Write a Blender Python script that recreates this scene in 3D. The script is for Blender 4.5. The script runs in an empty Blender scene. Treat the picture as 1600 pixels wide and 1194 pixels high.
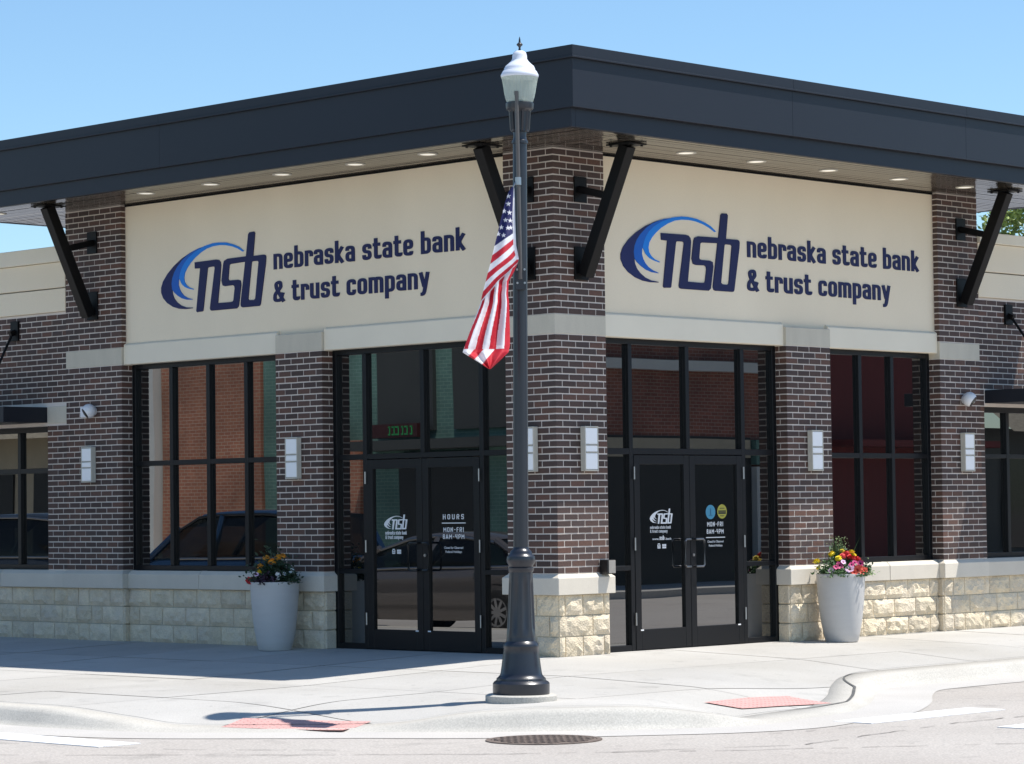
import bpy, bmesh, math, random
import numpy as np
from mathutils import Vector, Matrix

random.seed(7)
rng = np.random.default_rng(7)
scene = bpy.context.scene
COL = scene.collection

# ------------------------------------------------------------------ camera
cam_d = bpy.data.cameras.new('camera')
cam_d.sensor_fit = 'HORIZONTAL'
cam_d.sensor_width = 36.0
cam_d.lens = 4446.14 / 1600 * 36.0
cam_d.clip_start = 0.5
cam_d.clip_end = 2000
cam = bpy.data.objects.new('camera', cam_d)
COL.objects.link(cam)
RV = Vector((0.6972541571790045, -0.7167014435349233, -0.01325447590639857))
UV = Vector((-0.022913422380992723, -0.04076516748599773, 0.9989059896680113))
FV = Vector((0.7164576856810082, 0.6961876485221465, 0.04484576539449321))
CV = Vector((-20.55187913226018, -19.366766873745615, 1.4836242367674892))
cam.matrix_world = Matrix(((RV.x, UV.x, -FV.x, CV.x), (RV.y, UV.y, -FV.y, CV.y),
                           (RV.z, UV.z, -FV.z, CV.z), (0, 0, 0, 1)))
scene.camera = cam

# ------------------------------------------------------------------ light
SUN = Vector((0.345, -0.325, 1.0)).normalized()
world = bpy.data.worlds.new('World')
scene.world = world
world.use_nodes = True
wn = world.node_tree
for n in list(wn.nodes):
    wn.nodes.remove(n)
w_out = wn.nodes.new('ShaderNodeOutputWorld')
w_bg = wn.nodes.new('ShaderNodeBackground')
w_sky = wn.nodes.new('ShaderNodeTexSky')
w_sky.sky_type = 'NISHITA'
w_sky.sun_disc = False
w_sky.sun_elevation = math.asin(SUN.z)
w_sky.sun_rotation = math.atan2(SUN.x, SUN.y)
w_sky.altitude = 400
w_sky.air_density = 1.0
w_sky.dust_density = 0.4
w_sky.ozone_density = 1.5
w_bg.inputs['Strength'].default_value = 0.122
w_tint = wn.nodes.new('ShaderNodeMix')
w_tint.data_type = 'RGBA'; w_tint.blend_type = 'MULTIPLY'
w_tint.inputs['Factor'].default_value = 1.0
w_tint.inputs['B'].default_value = (0.81, 0.98, 1.08, 1)
wn.links.new(w_sky.outputs['Color'], w_tint.inputs['A'])
wn.links.new(w_tint.outputs['Result'], w_bg.inputs['Color'])
wn.links.new(w_bg.outputs['Background'], w_out.inputs['Surface'])

sun_d = bpy.data.lights.new('sun', 'SUN')
sun_d.energy = 5.0
sun_d.angle = math.radians(0.53)
sun_d.color = (1.0, 0.955, 0.89)
sun = bpy.data.objects.new('sun', sun_d)
COL.objects.link(sun)
sun.rotation_euler = SUN.to_track_quat('Z', 'Y').to_euler()
sun.location = (10, -8, 30)

scene.view_settings.view_transform = 'Standard'
scene.view_settings.look = 'None'
scene.view_settings.gamma = 1.0
scene.view_settings.use_curve_mapping = False
scene.view_settings.exposure = 0.36
scene.cycles.max_bounces = 8
scene.cycles.use_denoising = True

# ------------------------------------------------------------------ materials
def mat(name, base, rough=0.6, var=0.0, vscale=6.0, fine=0.0, fscale=120.0, bump=0.0, bscale=60.0,
        bdist=0.01, metal=0.0, ior=None, tint=None, stretch=None, rand=0.0, spec=None, spots=0.0):
    m = bpy.data.materials.new(name)
    m.use_nodes = True
    nt = m.node_tree
    p = nt.nodes['Principled BSDF']
    p.inputs['Base Color'].default_value = (*base, 1)
    p.inputs['Roughness'].default_value = rough
    p.inputs['Metallic'].default_value = metal
    if ior:
        p.inputs['IOR'].default_value = ior
    if spec is not None:
        p.inputs['Specular IOR Level'].default_value = spec
    tc = nt.nodes.new('ShaderNodeTexCoord')
    vec = tc.outputs['Object']
    if stretch:
        mp = nt.nodes.new('ShaderNodeMapping')
        mp.inputs['Scale'].default_value = stretch
        nt.links.new(vec, mp.inputs['Vector'])
        vec = mp.outputs['Vector']
    col = None
    def mult(prev, fac_sock, lo, hi):
        mr = nt.nodes.new('ShaderNodeMapRange')
        mr.inputs['From Min'].default_value = 0.25
        mr.inputs['From Max'].default_value = 0.75
        mr.inputs['To Min'].default_value = lo
        mr.inputs['To Max'].default_value = hi
        nt.links.new(fac_sock, mr.inputs['Value'])
        mx = nt.nodes.new('ShaderNodeVectorMath')
        mx.operation = 'SCALE'
        if prev is None:
            mx.inputs[0].default_value = base
        else:
            nt.links.new(prev, mx.inputs[0])
        nt.links.new(mr.outputs['Result'], mx.inputs['Scale'])
        return mx.outputs['Vector']
    if var:
        nz = nt.nodes.new('ShaderNodeTexNoise')
        nz.inputs['Scale'].default_value = vscale
        nz.inputs['Detail'].default_value = 5
        nt.links.new(vec, nz.inputs['Vector'])
        col = mult(col, nz.outputs['Fac'], 1 - var, 1 + var)
        if tint:
            mx = nt.nodes.new('ShaderNodeMix')
            mx.data_type = 'RGBA'
            n2 = nt.nodes.new('ShaderNodeTexNoise')
            n2.inputs['Scale'].default_value = vscale * 0.4
            n2.inputs['Detail'].default_value = 3
            nt.links.new(vec, n2.inputs['Vector'])
            mr = nt.nodes.new('ShaderNodeMapRange')
            mr.inputs['From Min'].default_value = 0.42
            mr.inputs['From Max'].default_value = 0.72
            mr.inputs['To Max'].default_value = 0.6
            nt.links.new(n2.outputs['Fac'], mr.inputs['Value'])
            nt.links.new(mr.outputs['Result'], mx.inputs['Factor'])
            nt.links.new(col, mx.inputs['A'])
            mx.inputs['B'].default_value = (*tint, 1)
            col = mx.outputs['Result']
    if fine:
        nf = nt.nodes.new('ShaderNodeTexNoise')
        nf.inputs['Scale'].default_value = fscale
        nf.inputs['Detail'].default_value = 2
        nt.links.new(vec, nf.inputs['Vector'])
        col = mult(col, nf.outputs['Fac'], 1 - fine, 1 + fine)
    if spots:
        # small darker marks: gum, drips and grime
        for sc_, lo_, hi_ in ((9.0, .66, .72), (2.3, .60, .74)):
            ns_ = nt.nodes.new('ShaderNodeTexNoise')
            ns_.inputs['Scale'].default_value = sc_
            ns_.inputs['Detail'].default_value = 4
            nt.links.new(vec, ns_.inputs['Vector'])
            m2 = nt.nodes.new('ShaderNodeMapRange')
            m2.inputs['From Min'].default_value = lo_; m2.inputs['From Max'].default_value = hi_
            m2.inputs['To Min'].default_value = 1.0; m2.inputs['To Max'].default_value = 1 - spots
            nt.links.new(ns_.outputs['Fac'], m2.inputs['Value'])
            v2 = nt.nodes.new('ShaderNodeVectorMath'); v2.operation = 'SCALE'
            if col is None: v2.inputs[0].default_value = base
            else: nt.links.new(col, v2.inputs[0])
            nt.links.new(m2.outputs['Result'], v2.inputs['Scale'])
            col = v2.outputs['Vector']
    if rand:
        oi = nt.nodes.new('ShaderNodeObjectInfo')
        ge = nt.nodes.new('ShaderNodeNewGeometry')
        ad = nt.nodes.new('ShaderNodeMath')
        ad.operation = 'ADD'
        nt.links.new(oi.outputs['Random'], ad.inputs[0])
        nt.links.new(ge.outputs['Random Per Island'], ad.inputs[1])
        fr = nt.nodes.new('ShaderNodeMath')
        fr.operation = 'FRACT'
        nt.links.new(ad.outputs[0], fr.inputs[0])
        mr = nt.nodes.new('ShaderNodeMapRange')
        mr.inputs['From Min'].default_value = 0
        mr.inputs['From Max'].default_value = 1
        nt.links.new(fr.outputs[0], mr.inputs['Value'])
        mr.inputs['To Min'].default_value = 1 - rand
        mr.inputs['To Max'].default_value = 1 + rand
        mx = nt.nodes.new('ShaderNodeVectorMath')
        mx.operation = 'SCALE'
        if col is None:
            mx.inputs[0].default_value = base
        else:
            nt.links.new(col, mx.inputs[0])
        nt.links.new(mr.outputs['Result'], mx.inputs['Scale'])
        col = mx.outputs['Vector']
    if col is not None:
        nt.links.new(col, p.inputs['Base Color'])
    if bump:
        nb = nt.nodes.new('ShaderNodeTexNoise')
        nb.inputs['Scale'].default_value = bscale
        nb.inputs['Detail'].default_value = 4
        nt.links.new(vec, nb.inputs['Vector'])
        bp = nt.nodes.new('ShaderNodeBump')
        bp.inputs['Strength'].default_value = bump
        bp.inputs['Distance'].default_value = bdist
        nt.links.new(nb.outputs['Fac'], bp.inputs['Height'])
        nt.links.new(bp.outputs['Normal'], p.inputs['Normal'])
    return m

M = {}
M['mortar'] = mat('mortar', (0.66, 0.59, 0.525), 0.9, 0.06, 4, 0.08, 150, 0.3, 200, 0.003)
M['concrete'] = mat('concrete', (0.45, 0.435, 0.405), 0.85, 0.09, 0.8, 0.12, 90, 0.3, 160, 0.004, tint=(0.37, 0.345, 0.30), rand=0.06, spots=0.16)
M['joint'] = mat('joint', (0.46, 0.45, 0.43), 0.95, 0.1, 3, 0.1, 90)
M['curb'] = mat('curb', (0.47, 0.45, 0.405), 0.9, 0.10, 2.2, 0.16, 70, 0.4, 150, 0.006, tint=(0.42, 0.395, 0.35))
M['road'] = mat('road', (0.40, 0.37, 0.335), 0.88, 0.07, 0.6, 0.24, 55, 0.35, 90, 0.006, tint=(0.35, 0.31, 0.275), spots=0.2)
M['gutter'] = mat('gutter', (0.47, 0.45, 0.42), 0.88, 0.08, 1.2, 0.14, 70, 0.3, 120, 0.005, tint=(0.46, 0.43, 0.385))
M['paint_white'] = mat('paint_white', (0.78, 0.78, 0.78), 0.6, 0.05, 9, 0.1, 60)
M['tar'] = mat('tar', (0.10, 0.10, 0.095), 0.8, 0.3, 20)
M['crack'] = mat('crack', (0.16, 0.145, 0.13), 0.9, 0.3, 20)
M['pad'] = mat('pad', (0.56, 0.315, 0.285), 0.8, 0.08, 5, 0.08, 60)
M['iron'] = mat('iron', (0.15, 0.115, 0.095), 0.65, 0.3, 18, 0.2, 80)
M['eifs'] = mat('eifs', (0.87, 0.755, 0.575), 0.92, 0.045, 1.1, 0.05, 260, 0.35, 320, 0.004, stretch=(1, 1, 0.45), tint=(0.80, 0.685, 0.51))
M['lintel'] = mat('lintel', (0.82, 0.745, 0.60), 0.9, 0.03, 2, 0.04, 260, 0.25, 320, 0.003)
M['limestone'] = mat('limestone', (0.57, 0.52, 0.42), 0.85, 0.06, 7, 0.05, 150, 0.2, 200, 0.003, stretch=(1, 1, 0.35))
M['sill'] = mat('sill', (0.64, 0.58, 0.485), 0.85, 0.05, 3, 0.06, 150, 0.2, 200, 0.003, rand=0.06)
M['stone'] = mat('stone', (0.75, 0.635, 0.455), 0.9, 0.14, 7, 0.1, 60, 1.0, 55, 0.016, tint=(0.63, 0.55, 0.45), rand=0.10)
M['fascia'] = mat('fascia', (0.017, 0.0195, 0.027), 0.40, 0.05, 0.7, 0, 0, 0.06, 2.2, 0.012, spec=0.27)
M['soffit'] = mat('soffit', (0.05, 0.042, 0.032), 0.15, 0.08, 1.0, 0, 0, 0.04, 6, 0.003, ior=2.0)
M['steel'] = mat('steel', (0.004, 0.004, 0.0045), 0.45, 0.1, 5, spec=0.2)
M['frame'] = mat('frame', (0.006, 0.0068, 0.0085), 0.36, 0.05, 3, spec=0.32)
M['alu'] = mat('alu', (0.42, 0.42, 0.42), 0.35, metal=1.0)
M['handle_metal'] = mat('handle_metal', (0.20, 0.20, 0.205), 0.35, metal=1.0)
M['glass'] = mat('glass', (0.004, 0.0045, 0.005), 0.003, bump=0.06, bscale=0.9, bdist=0.010, ior=2.7)
for n in M['glass'].node_tree.nodes:
    if n.type == 'TEX_NOISE':
        n.inputs['Detail'].default_value = 0.6
M['diffuser'] = mat('diffuser', (0.95, 0.95, 0.95), 0.3)
M['lamp_metal'] = mat('lamp_metal', (0.58, 0.55, 0.47), 0.5, 0.06, 10)
M['cam_white'] = mat('cam_white', (0.78, 0.79, 0.81), 0.3)
M['black_plastic'] = mat('black_plastic', (0.012, 0.012, 0.012), 0.3)
M['grey_face'] = mat('grey_face', (0.30, 0.28, 0.25), 0.5, 0.1, 30)
M['letter'] = mat('letter', (0.011, 0.013, 0.075), 0.45, spec=0.3)
M['swoosh_navy'] = mat('swoosh_navy', (0.012, 0.016, 0.095), 0.45, spec=0.3)
M['swoosh_blue'] = mat('swoosh_blue', (0.010, 0.115, 0.50), 0.4, spec=0.3)
M['swoosh_light'] = mat('swoosh_light', (0.010, 0.215, 0.74), 0.4, spec=0.3)
M['decal'] = mat('decal', (0.8, 0.8, 0.8), 0.6)
M['decal_blue'] = mat('decal_blue', (0.06, 0.28, 0.42), 0.5)
M['decal_yellow'] = mat('decal_yellow', (0.42, 0.38, 0.05), 0.5)
M['post'] = mat('post', (0.015, 0.018, 0.026), 0.33, 0.08, 6, 0, 0, 0.05, 40, 0.003, spec=0.6)
M['globe'] = mat('globe', (0.70, 0.76, 0.70), 0.18)
def translucent_globe(m):
    nt = m.node_tree
    t_ = nt.nodes.new('ShaderNodeBsdfTransparent'); t_.inputs['Color'].default_value = (.9, .97, .92, 1)
    l_ = nt.nodes.new('ShaderNodeBsdfTranslucent'); l_.inputs['Color'].default_value = (.8, .86, .8, 1)
    m1 = nt.nodes.new('ShaderNodeMixShader'); m1.inputs[0].default_value = .35
    m2 = nt.nodes.new('ShaderNodeMixShader'); m2.inputs[0].default_value = .54
    nt.links.new(nt.nodes['Principled BSDF'].outputs[0], m1.inputs[1]); nt.links.new(l_.outputs[0], m1.inputs[2])
    nt.links.new(m1.outputs[0], m2.inputs[1]); nt.links.new(t_.outputs[0], m2.inputs[2])
    nt.links.new(m2.outputs[0], nt.nodes['Material Output'].inputs['Surface'])
translucent_globe(M['globe'])
M['globe_cap'] = mat('globe_cap', (0.74, 0.77, 0.84), 0.22)
M['pole_grey'] = mat('pole_grey', (0.13, 0.115, 0.105), 0.4, 0.1, 10, metal=0.4)
M['planter'] = mat('planter', (0.54, 0.525, 0.505), 0.55, 0.035, 3, 0.04, 120, 0.12, 30, 0.004, stretch=(1, 1, 6))
M['soil'] = mat('soil', (0.035, 0.025, 0.018), 0.95, 0.4, 30)
M['leaf'] = mat('leaf', (0.045, 0.11, 0.028), 0.55, rand=0.4)
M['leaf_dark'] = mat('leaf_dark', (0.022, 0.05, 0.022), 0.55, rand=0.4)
M['leaf_pale'] = mat('leaf_pale', (0.22, 0.30, 0.12), 0.6, rand=0.3)
M['leaf_purple'] = mat('leaf_purple', (0.03, 0.012, 0.03), 0.55, rand=0.4)
M['fl_yellow'] = mat('fl_yellow', (0.80, 0.62, 0.02), 0.6, rand=0.2)
M['fl_orange'] = mat('fl_orange', (0.85, 0.36, 0.03), 0.6, rand=0.25)
M['fl_red'] = mat('fl_red', (0.62, 0.025, 0.03), 0.6, rand=0.25)
M['fl_coral'] = mat('fl_coral', (0.72, 0.10, 0.06), 0.6, rand=0.2)
M['fl_pink'] = mat('fl_pink', (0.48, 0.04, 0.16), 0.6, rand=0.25)
M['fl_lilac'] = mat('fl_lilac', (0.66, 0.45, 0.62), 0.6, rand=0.15)
M['fl_white'] = mat('fl_white', (0.8, 0.8, 0.76), 0.6)
M['fl_eye'] = mat('fl_eye', (0.10, 0.01, 0.06), 0.6)
M['bark'] = mat('bark', (0.12, 0.09, 0.06), 0.9, 0.3, 12)
M['tree_leaf'] = mat('tree_leaf', (0.19, 0.26, 0.055), 0.55, rand=0.5)
M['tire'] = mat('tire', (0.012, 0.012, 0.012), 0.8)
M['rim'] = mat('rim', (0.42, 0.42, 0.43), 0.3, metal=0.8)
M['car_blue'] = mat('car_blue', (0.022, 0.058, 0.13), 0.14, metal=0.3)
M['car_bronze'] = mat('car_bronze', (0.19, 0.175, 0.17), 0.13, metal=0.55)
M['car_dark'] = mat('car_dark', (0.05, 0.06, 0.075), 0.12, metal=0.4)
M['car_glass'] = mat('car_glass', (0.008, 0.009, 0.01), 0.02, ior=1.6)
def see_through(m, k, tint):
    nt = m.node_tree
    t_ = nt.nodes.new('ShaderNodeBsdfTransparent'); t_.inputs['Color'].default_value = (*tint, 1)
    mx = nt.nodes.new('ShaderNodeMixShader'); mx.inputs[0].default_value = k
    nt.links.new(nt.nodes['Principled BSDF'].outputs[0], mx.inputs[1]); nt.links.new(t_.outputs[0], mx.inputs[2])
    nt.links.new(mx.outputs[0], nt.nodes['Material Output'].inputs['Surface'])
see_through(M['car_glass'], .6, (.42, .46, .44))
M['shop_glass'] = mat('shop_glass', (0.008, 0.009, 0.01), 0.05, ior=1.6)
M['green_paint'] = mat('green_paint', (0.125, 0.24, 0.20), 0.8, 0.08, 3, 0.1, 30)
M['panel_grey'] = mat('panel_grey', (0.05, 0.053, 0.05), 0.5, 0.1, 1)
M['dark_hole'] = mat('dark_hole', (0.01, 0.01, 0.01), 0.5)
M['white_trim'] = mat('white_trim', (0.62, 0.63, 0.60), 0.7, 0.05, 2)
M['maroon'] = mat('maroon', (0.17, 0.022, 0.02), 0.7, 0.12, 1.5, stretch=(6, 6, 0.4))
M['tan'] = mat('tan', (0.46, 0.40, 0.29), 0.8, 0.08, 2)
M['shingle'] = mat('shingle', (0.30, 0.265, 0.20), 0.9, 0.25, 6, stretch=(1, 1, 5))
M['roofing'] = mat('roofing', (0.21, 0.215, 0.225), 0.9, 0.1, 1)

def brick_material():
    m = bpy.data.materials.new('brick')
    m.use_nodes = True
    nt = m.node_tree
    p = nt.nodes['Principled BSDF']
    p.inputs['Roughness'].default_value = 0.72
    oi = nt.nodes.new('ShaderNodeObjectInfo')
    ge = nt.nodes.new('ShaderNodeNewGeometry')
    ad = nt.nodes.new('ShaderNodeMath'); ad.operation = 'ADD'
    nt.links.new(oi.outputs['Random'], ad.inputs[0])
    nt.links.new(ge.outputs['Random Per Island'], ad.inputs[1])
    fr = nt.nodes.new('ShaderNodeMath'); fr.operation = 'FRACT'
    nt.links.new(ad.outputs[0], fr.inputs[0])
    cr = nt.nodes.new('ShaderNodeValToRGB')
    e = cr.color_ramp.elements
    e[0].position = 0.0; e[0].color = (0.052, 0.032, 0.027, 1)
    e[1].position = 1.0; e[1].color = (0.122, 0.058, 0.040, 1)
    for pos, c in ((0.3, (0.078, 0.044, 0.035, 1)), (0.55, (0.060, 0.039, 0.035, 1)), (0.8, (0.098, 0.053, 0.040, 1))):
        k = e.new(pos); k.color = c
    nt.links.new(fr.outputs[0], cr.inputs['Fac'])
    tc = nt.nodes.new('ShaderNodeTexCoord')
    nz = nt.nodes.new('ShaderNodeTexNoise')
    nz.inputs['Scale'].default_value = 70
    nz.inputs['Detail'].default_value = 4
    nt.links.new(tc.outputs['Object'], nz.inputs['Vector'])
    mr = nt.nodes.new('ShaderNodeMapRange')
    mr.inputs['From Min'].default_value = 0.3
    mr.inputs['From Max'].default_value = 0.7
    mr.inputs['To Min'].default_value = 0.8
    mr.inputs['To Max'].default_value = 1.2
    nt.links.new(nz.outputs['Fac'], mr.inputs['Value'])
    vm = nt.nodes.new('ShaderNodeVectorMath'); vm.operation = 'SCALE'
    nt.links.new(cr.outputs['Color'], vm.inputs[0])
    nt.links.new(mr.outputs['Result'], vm.inputs['Scale'])
    nt.links.new(vm.outputs['Vector'], p.inputs['Base Color'])
    bp = nt.nodes.new('ShaderNodeBump')
    bp.inputs['Strength'].default_value = 0.35
    bp.inputs['Distance'].default_value = 0.004
    nt.links.new(nz.outputs['Fac'], bp.inputs['Height'])
    nt.links.new(bp.outputs['Normal'], p.inputs['Normal'])
    return m
M['brick'] = brick_material()

def far_brick(name, c1, c2, mortar, axis):
    m = bpy.data.materials.new(name)
    m.use_nodes = True
    nt = m.node_tree
    p = nt.nodes['Principled BSDF']
    p.inputs['Roughness'].default_value = 0.9
    tc = nt.nodes.new('ShaderNodeTexCoord')
    sp = nt.nodes.new('ShaderNodeSeparateXYZ')
    nt.links.new(tc.outputs['Object'], sp.inputs[0])
    cb = nt.nodes.new('ShaderNodeCombineXYZ')
    nt.links.new(sp.outputs['Y' if axis == 'y' else 'X'], cb.inputs[0])
    nt.links.new(sp.outputs['Z'], cb.inputs[1])
    br = nt.nodes.new('ShaderNodeTexBrick')
    br.inputs['Color1'].default_value = (*c1, 1)
    br.inputs['Color2'].default_value = (*c2, 1)
    br.inputs['Mortar'].default_value = (*mortar, 1)
    br.inputs['Scale'].default_value = 1.0
    br.inputs['Brick Width'].default_value = 0.21
    br.inputs['Row Height'].default_value = 0.075
    br.inputs['Mortar Size'].default_value = 0.007
    nt.links.new(cb.outputs[0], br.inputs['Vector'])
    nz = nt.nodes.new('ShaderNodeTexNoise')
    nz.inputs['Scale'].default_value = 0.8
    nz.inputs['Detail'].default_value = 6
    nt.links.new(tc.outputs['Object'], nz.inputs['Vector'])
    mr = nt.nodes.new('ShaderNodeMapRange')
    mr.inputs['From Min'].default_value = 0.3
    mr.inputs['From Max'].default_value = 0.7
    mr.inputs['To Min'].default_value = 0.65
    mr.inputs['To Max'].default_value = 1.3
    nt.links.new(nz.outputs['Fac'], mr.inputs['Value'])
    vm = nt.nodes.new('ShaderNodeVectorMath'); vm.operation = 'SCALE'
    nt.links.new(br.outputs['Color'], vm.inputs[0])
    nt.links.new(mr.outputs['Result'], vm.inputs['Scale'])
    nt.links.new(vm.outputs['Vector'], p.inputs['Base Color'])
    return m
M['far_brick_y'] = far_brick('far_brick', (0.40, 0.165, 0.095), (0.33, 0.125, 0.075), (0.42, 0.33, 0.25), 'y')
M['far_brick_x'] = far_brick('far_brick_dark', (0.30, 0.105, 0.07), (0.22, 0.08, 0.055), (0.33, 0.24, 0.19), 'x')
M['green_brick'] = far_brick('green_brick', (0.115, 0.23, 0.19), (0.10, 0.20, 0.17), (0.19, 0.30, 0.26), 'y')

def emis(name, c, s):
    m = bpy.data.materials.new(name)
    m.use_nodes = True
    p = m.node_tree.nodes['Principled BSDF']
    p.inputs['Base Color'].default_value = (*c, 1)
    p.inputs['Emission Color'].default_value = (*c, 1)
    p.inputs['Emission Strength'].default_value = s
    return m
M['led_green'] = emis('led_green', (0.02, 0.30, 0.08), 0.15)
M['downlight'] = emis('downlight', (1.0, 0.93, 0.80), 0.42)

# ------------------------------------------------------------------ helpers
class MB:
    def __init__(self):
        self.v = []; self.f = []; self.m = []
    def add(self, vs, fs, mi=0):
        o = len(self.v)
        self.v += [tuple(p) for p in vs]
        self.f += [tuple(i + o for i in f) for f in fs]
        self.m += [mi] * len(fs)
    def box(self, x0, x1, y0, y1, z0, z1, mi=0):
        self.add([(x0, y0, z0), (x1, y0, z0), (x1, y1, z0), (x0, y1, z0), (x0, y0, z1), (x1, y0, z1), (x1, y1, z1), (x0, y1, z1)],
                 [(0, 3, 2, 1), (4, 5, 6, 7), (0, 1, 5, 4), (1, 2, 6, 5), (2, 3, 7, 6), (3, 0, 4, 7)], mi)
    def fbox(self, side, s0, s1, o0, o1, z0, z1, mi=0):
        # facade box: s along facade, o outward from the brick plane
        if side == 'L':
            self.box(-o1, -o0, s0, s1, z0, z1, mi)
        else:
            self.box(s0, s1, -o1, -o0, z0, z1, mi)
    def lathe(self, prof, n=32, c=(0, 0, 0), mi=0, cap=True):
        vs = []; fs = []
        for (r, z) in prof:
            for k in range(n):
                a = 2 * math.pi * k / n
                vs.append((c[0] + r * math.cos(a), c[1] + r * math.sin(a), c[2] + z))
        for i in range(len(prof) - 1):
            for k in range(n):
                k2 = (k + 1) % n
                fs.append((i * n + k, i * n + k2, (i + 1) * n + k2, (i + 1) * n + k))
        if cap:
            fs.append(tuple(range(n - 1, -1, -1)))
            fs.append(tuple((len(prof) - 1) * n + k for k in range(n)))
        self.add(vs, fs, mi)
    def tube(self, pts, r, n=10, mi=0):
        pts = [Vector(p) for p in pts]
        rs = r if isinstance(r, (list, tuple)) else [r] * len(pts)
        vs = []; fs = []
        for i, p in enumerate(pts):
            t = (pts[min(i + 1, len(pts) - 1)] - pts[max(i - 1, 0)]).normalized()
            a = t.cross(Vector((0, 0, 1)))
            if a.length < 1e-3:
                a = t.cross(Vector((1, 0, 0)))
            a.normalize(); b = t.cross(a)
            for k in range(n):
                q = 2 * math.pi * k / n
                vs.append(p + (a * math.cos(q) + b * math.sin(q)) * rs[i])
        for i in range(len(pts) - 1):
            for k in range(n):
                k2 = (k + 1) % n
                fs.append((i * n + k, i * n + k2, (i + 1) * n + k2, (i + 1) * n + k))
        fs.append(tuple(range(n - 1, -1, -1)))
        fs.append(tuple((len(pts) - 1) * n + k for k in range(n)))
        self.add(vs, fs, mi)
    def beam(self, a, b, w, d, up):
        a = Vector(a); b = Vector(b); t = (b - a).normalized()
        s = t.cross(Vector(up)).normalized(); u = s.cross(t)
        vs = []
        for p in (a, b):
            for (i, j) in ((-1, -1), (1, -1), (1, 1), (-1, 1)):
                vs.append(p + s * (i * w / 2) + u * (j * d / 2))
        self.add(vs, [(0, 1, 2, 3), (7, 6, 5, 4), (0, 4, 5, 1), (1, 5, 6, 2), (2, 6, 7, 3), (3, 7, 4, 0)])
    def mesh(self, name):
        me = bpy.data.meshes.new(name)
        me.from_pydata(self.v, [], self.f)
        return me
    def build(self, name, mats, parent=None, loc=None, smooth=False, bevel=0.0):
        me = self.mesh(name)
        if not isinstance(mats, (list, tuple)):
            mats = [mats]
        for m in mats:
            me.materials.append(m)
        if len(mats) > 1:
            me.polygons.foreach_set('material_index', self.m)
        o = link(name, me, parent, loc)
        if smooth:
            shade(me, smooth if not isinstance(smooth, bool) else 40)
        if bevel:
            b = o.modifiers.new('bevel', 'BEVEL')
            b.width = bevel; b.segments = 1; b.limit_method = 'ANGLE'
        return o

def shade(me, ang=40):
    me.polygons.foreach_set('use_smooth', [True] * len(me.polygons))
    me.set_sharp_from_angle(angle=math.radians(ang))

def link(name, me, parent=None, loc=None):
    o = bpy.data.objects.new(name, me)
    COL.objects.link(o)
    if parent is not None:
        o.parent = parent
    if loc is not None:
        o.location = loc
    return o

def tag(o, label=None, cat=None, group=None, kind=None):
    if label: o['label'] = label
    if cat: o['category'] = cat
    if group: o['group'] = group
    if kind: o['kind'] = kind
    return o

def thing(name, label, cat, loc=(0, 0, 0), group=None, rot=None):
    o = bpy.data.objects.new(name, None)
    o.empty_display_size = 0.2
    COL.objects.link(o)
    o.location = loc
    if rot is not None:
        o.rotation_euler = rot
    return tag(o, label, cat, group)

def P3(side, s, o, z):
    return (-o, s, z) if side == 'L' else (s, -o, z)

# ------------------------------------------------------------------ ground
ZST = -0.25
def base_z(x, y):
    d = np.maximum(np.maximum(-x, -y), 0.0)
    return 0.02 - 0.03 * np.minimum(d, 3.4) - 0.01 * np.maximum(0, d - 3.4)

ctrl = [(-6.45, 70, 1), (-6.45, 30, 1), (-6.45, 12, 1), (-6.45, 5, 1), (-6.43, 2, 1), (-6.42, 0.6, 1), (-6.42, -0.2, 0.95), (-6.35, -0.9, .5), (-6.2, -1.5, .06),
        (-5.7, -2.25, 0.0), (-5.2, -2.9, .1), (-4.85, -3.45, .75), (-4.4, -3.96, 1), (-3.85, -4.42, 1), (-3.35, -4.78, .6),
        (-2.85, -4.9, .1), (-2.2, -4.75, 0), (-1.5, -4.62, 0.0), (-0.9, -4.32, .08), (-0.35, -3.98, .20), (0.4, -3.45, .44), (1.1, -3.07, .6), (1.9, -2.98, .66),
        (3.7, -2.98, .70), (8, -2.98, .85), (25, -2.98, 1), (70, -2.98, 1)]
def catmull(c, n=10):
    out = []
    P = [np.array(p, float) for p in c]
    for i in range(len(P) - 1):
        p0 = P[max(i - 1, 0)]; p1 = P[i]; p2 = P[i + 1]; p3 = P[min(i + 2, len(P) - 1)]
        if np.linalg.norm((p2 - p1)[:2]) > 2.5:
            t = np.linspace(0, 1, n, endpoint=False)[:, None]
            out.append(p1 + (p2 - p1) * t)
        else:
            t = np.linspace(0, 1, n, endpoint=False)[:, None]
            out.append(0.5 * (2 * p1 + (p2 - p0) * t + (2 * p0 - 5 * p1 + 4 * p2 - p3) * t ** 2 + (3 * p1 - p0 - 3 * p2 + p3) * t ** 3))
    out.append(P[-1][None])
    a = np.concatenate(out)
    a[:, 2] = np.clip(a[:, 2], 0, 1)
    return a
CURB = catmull(ctrl, 12)
CT = np.gradient(CURB[:, :2], axis=0)
CT /= np.linalg.norm(CT, axis=1)[:, None]
CN = np.stack([-CT[:, 1], CT[:, 0]], 1)      # left normal = towards the building

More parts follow.
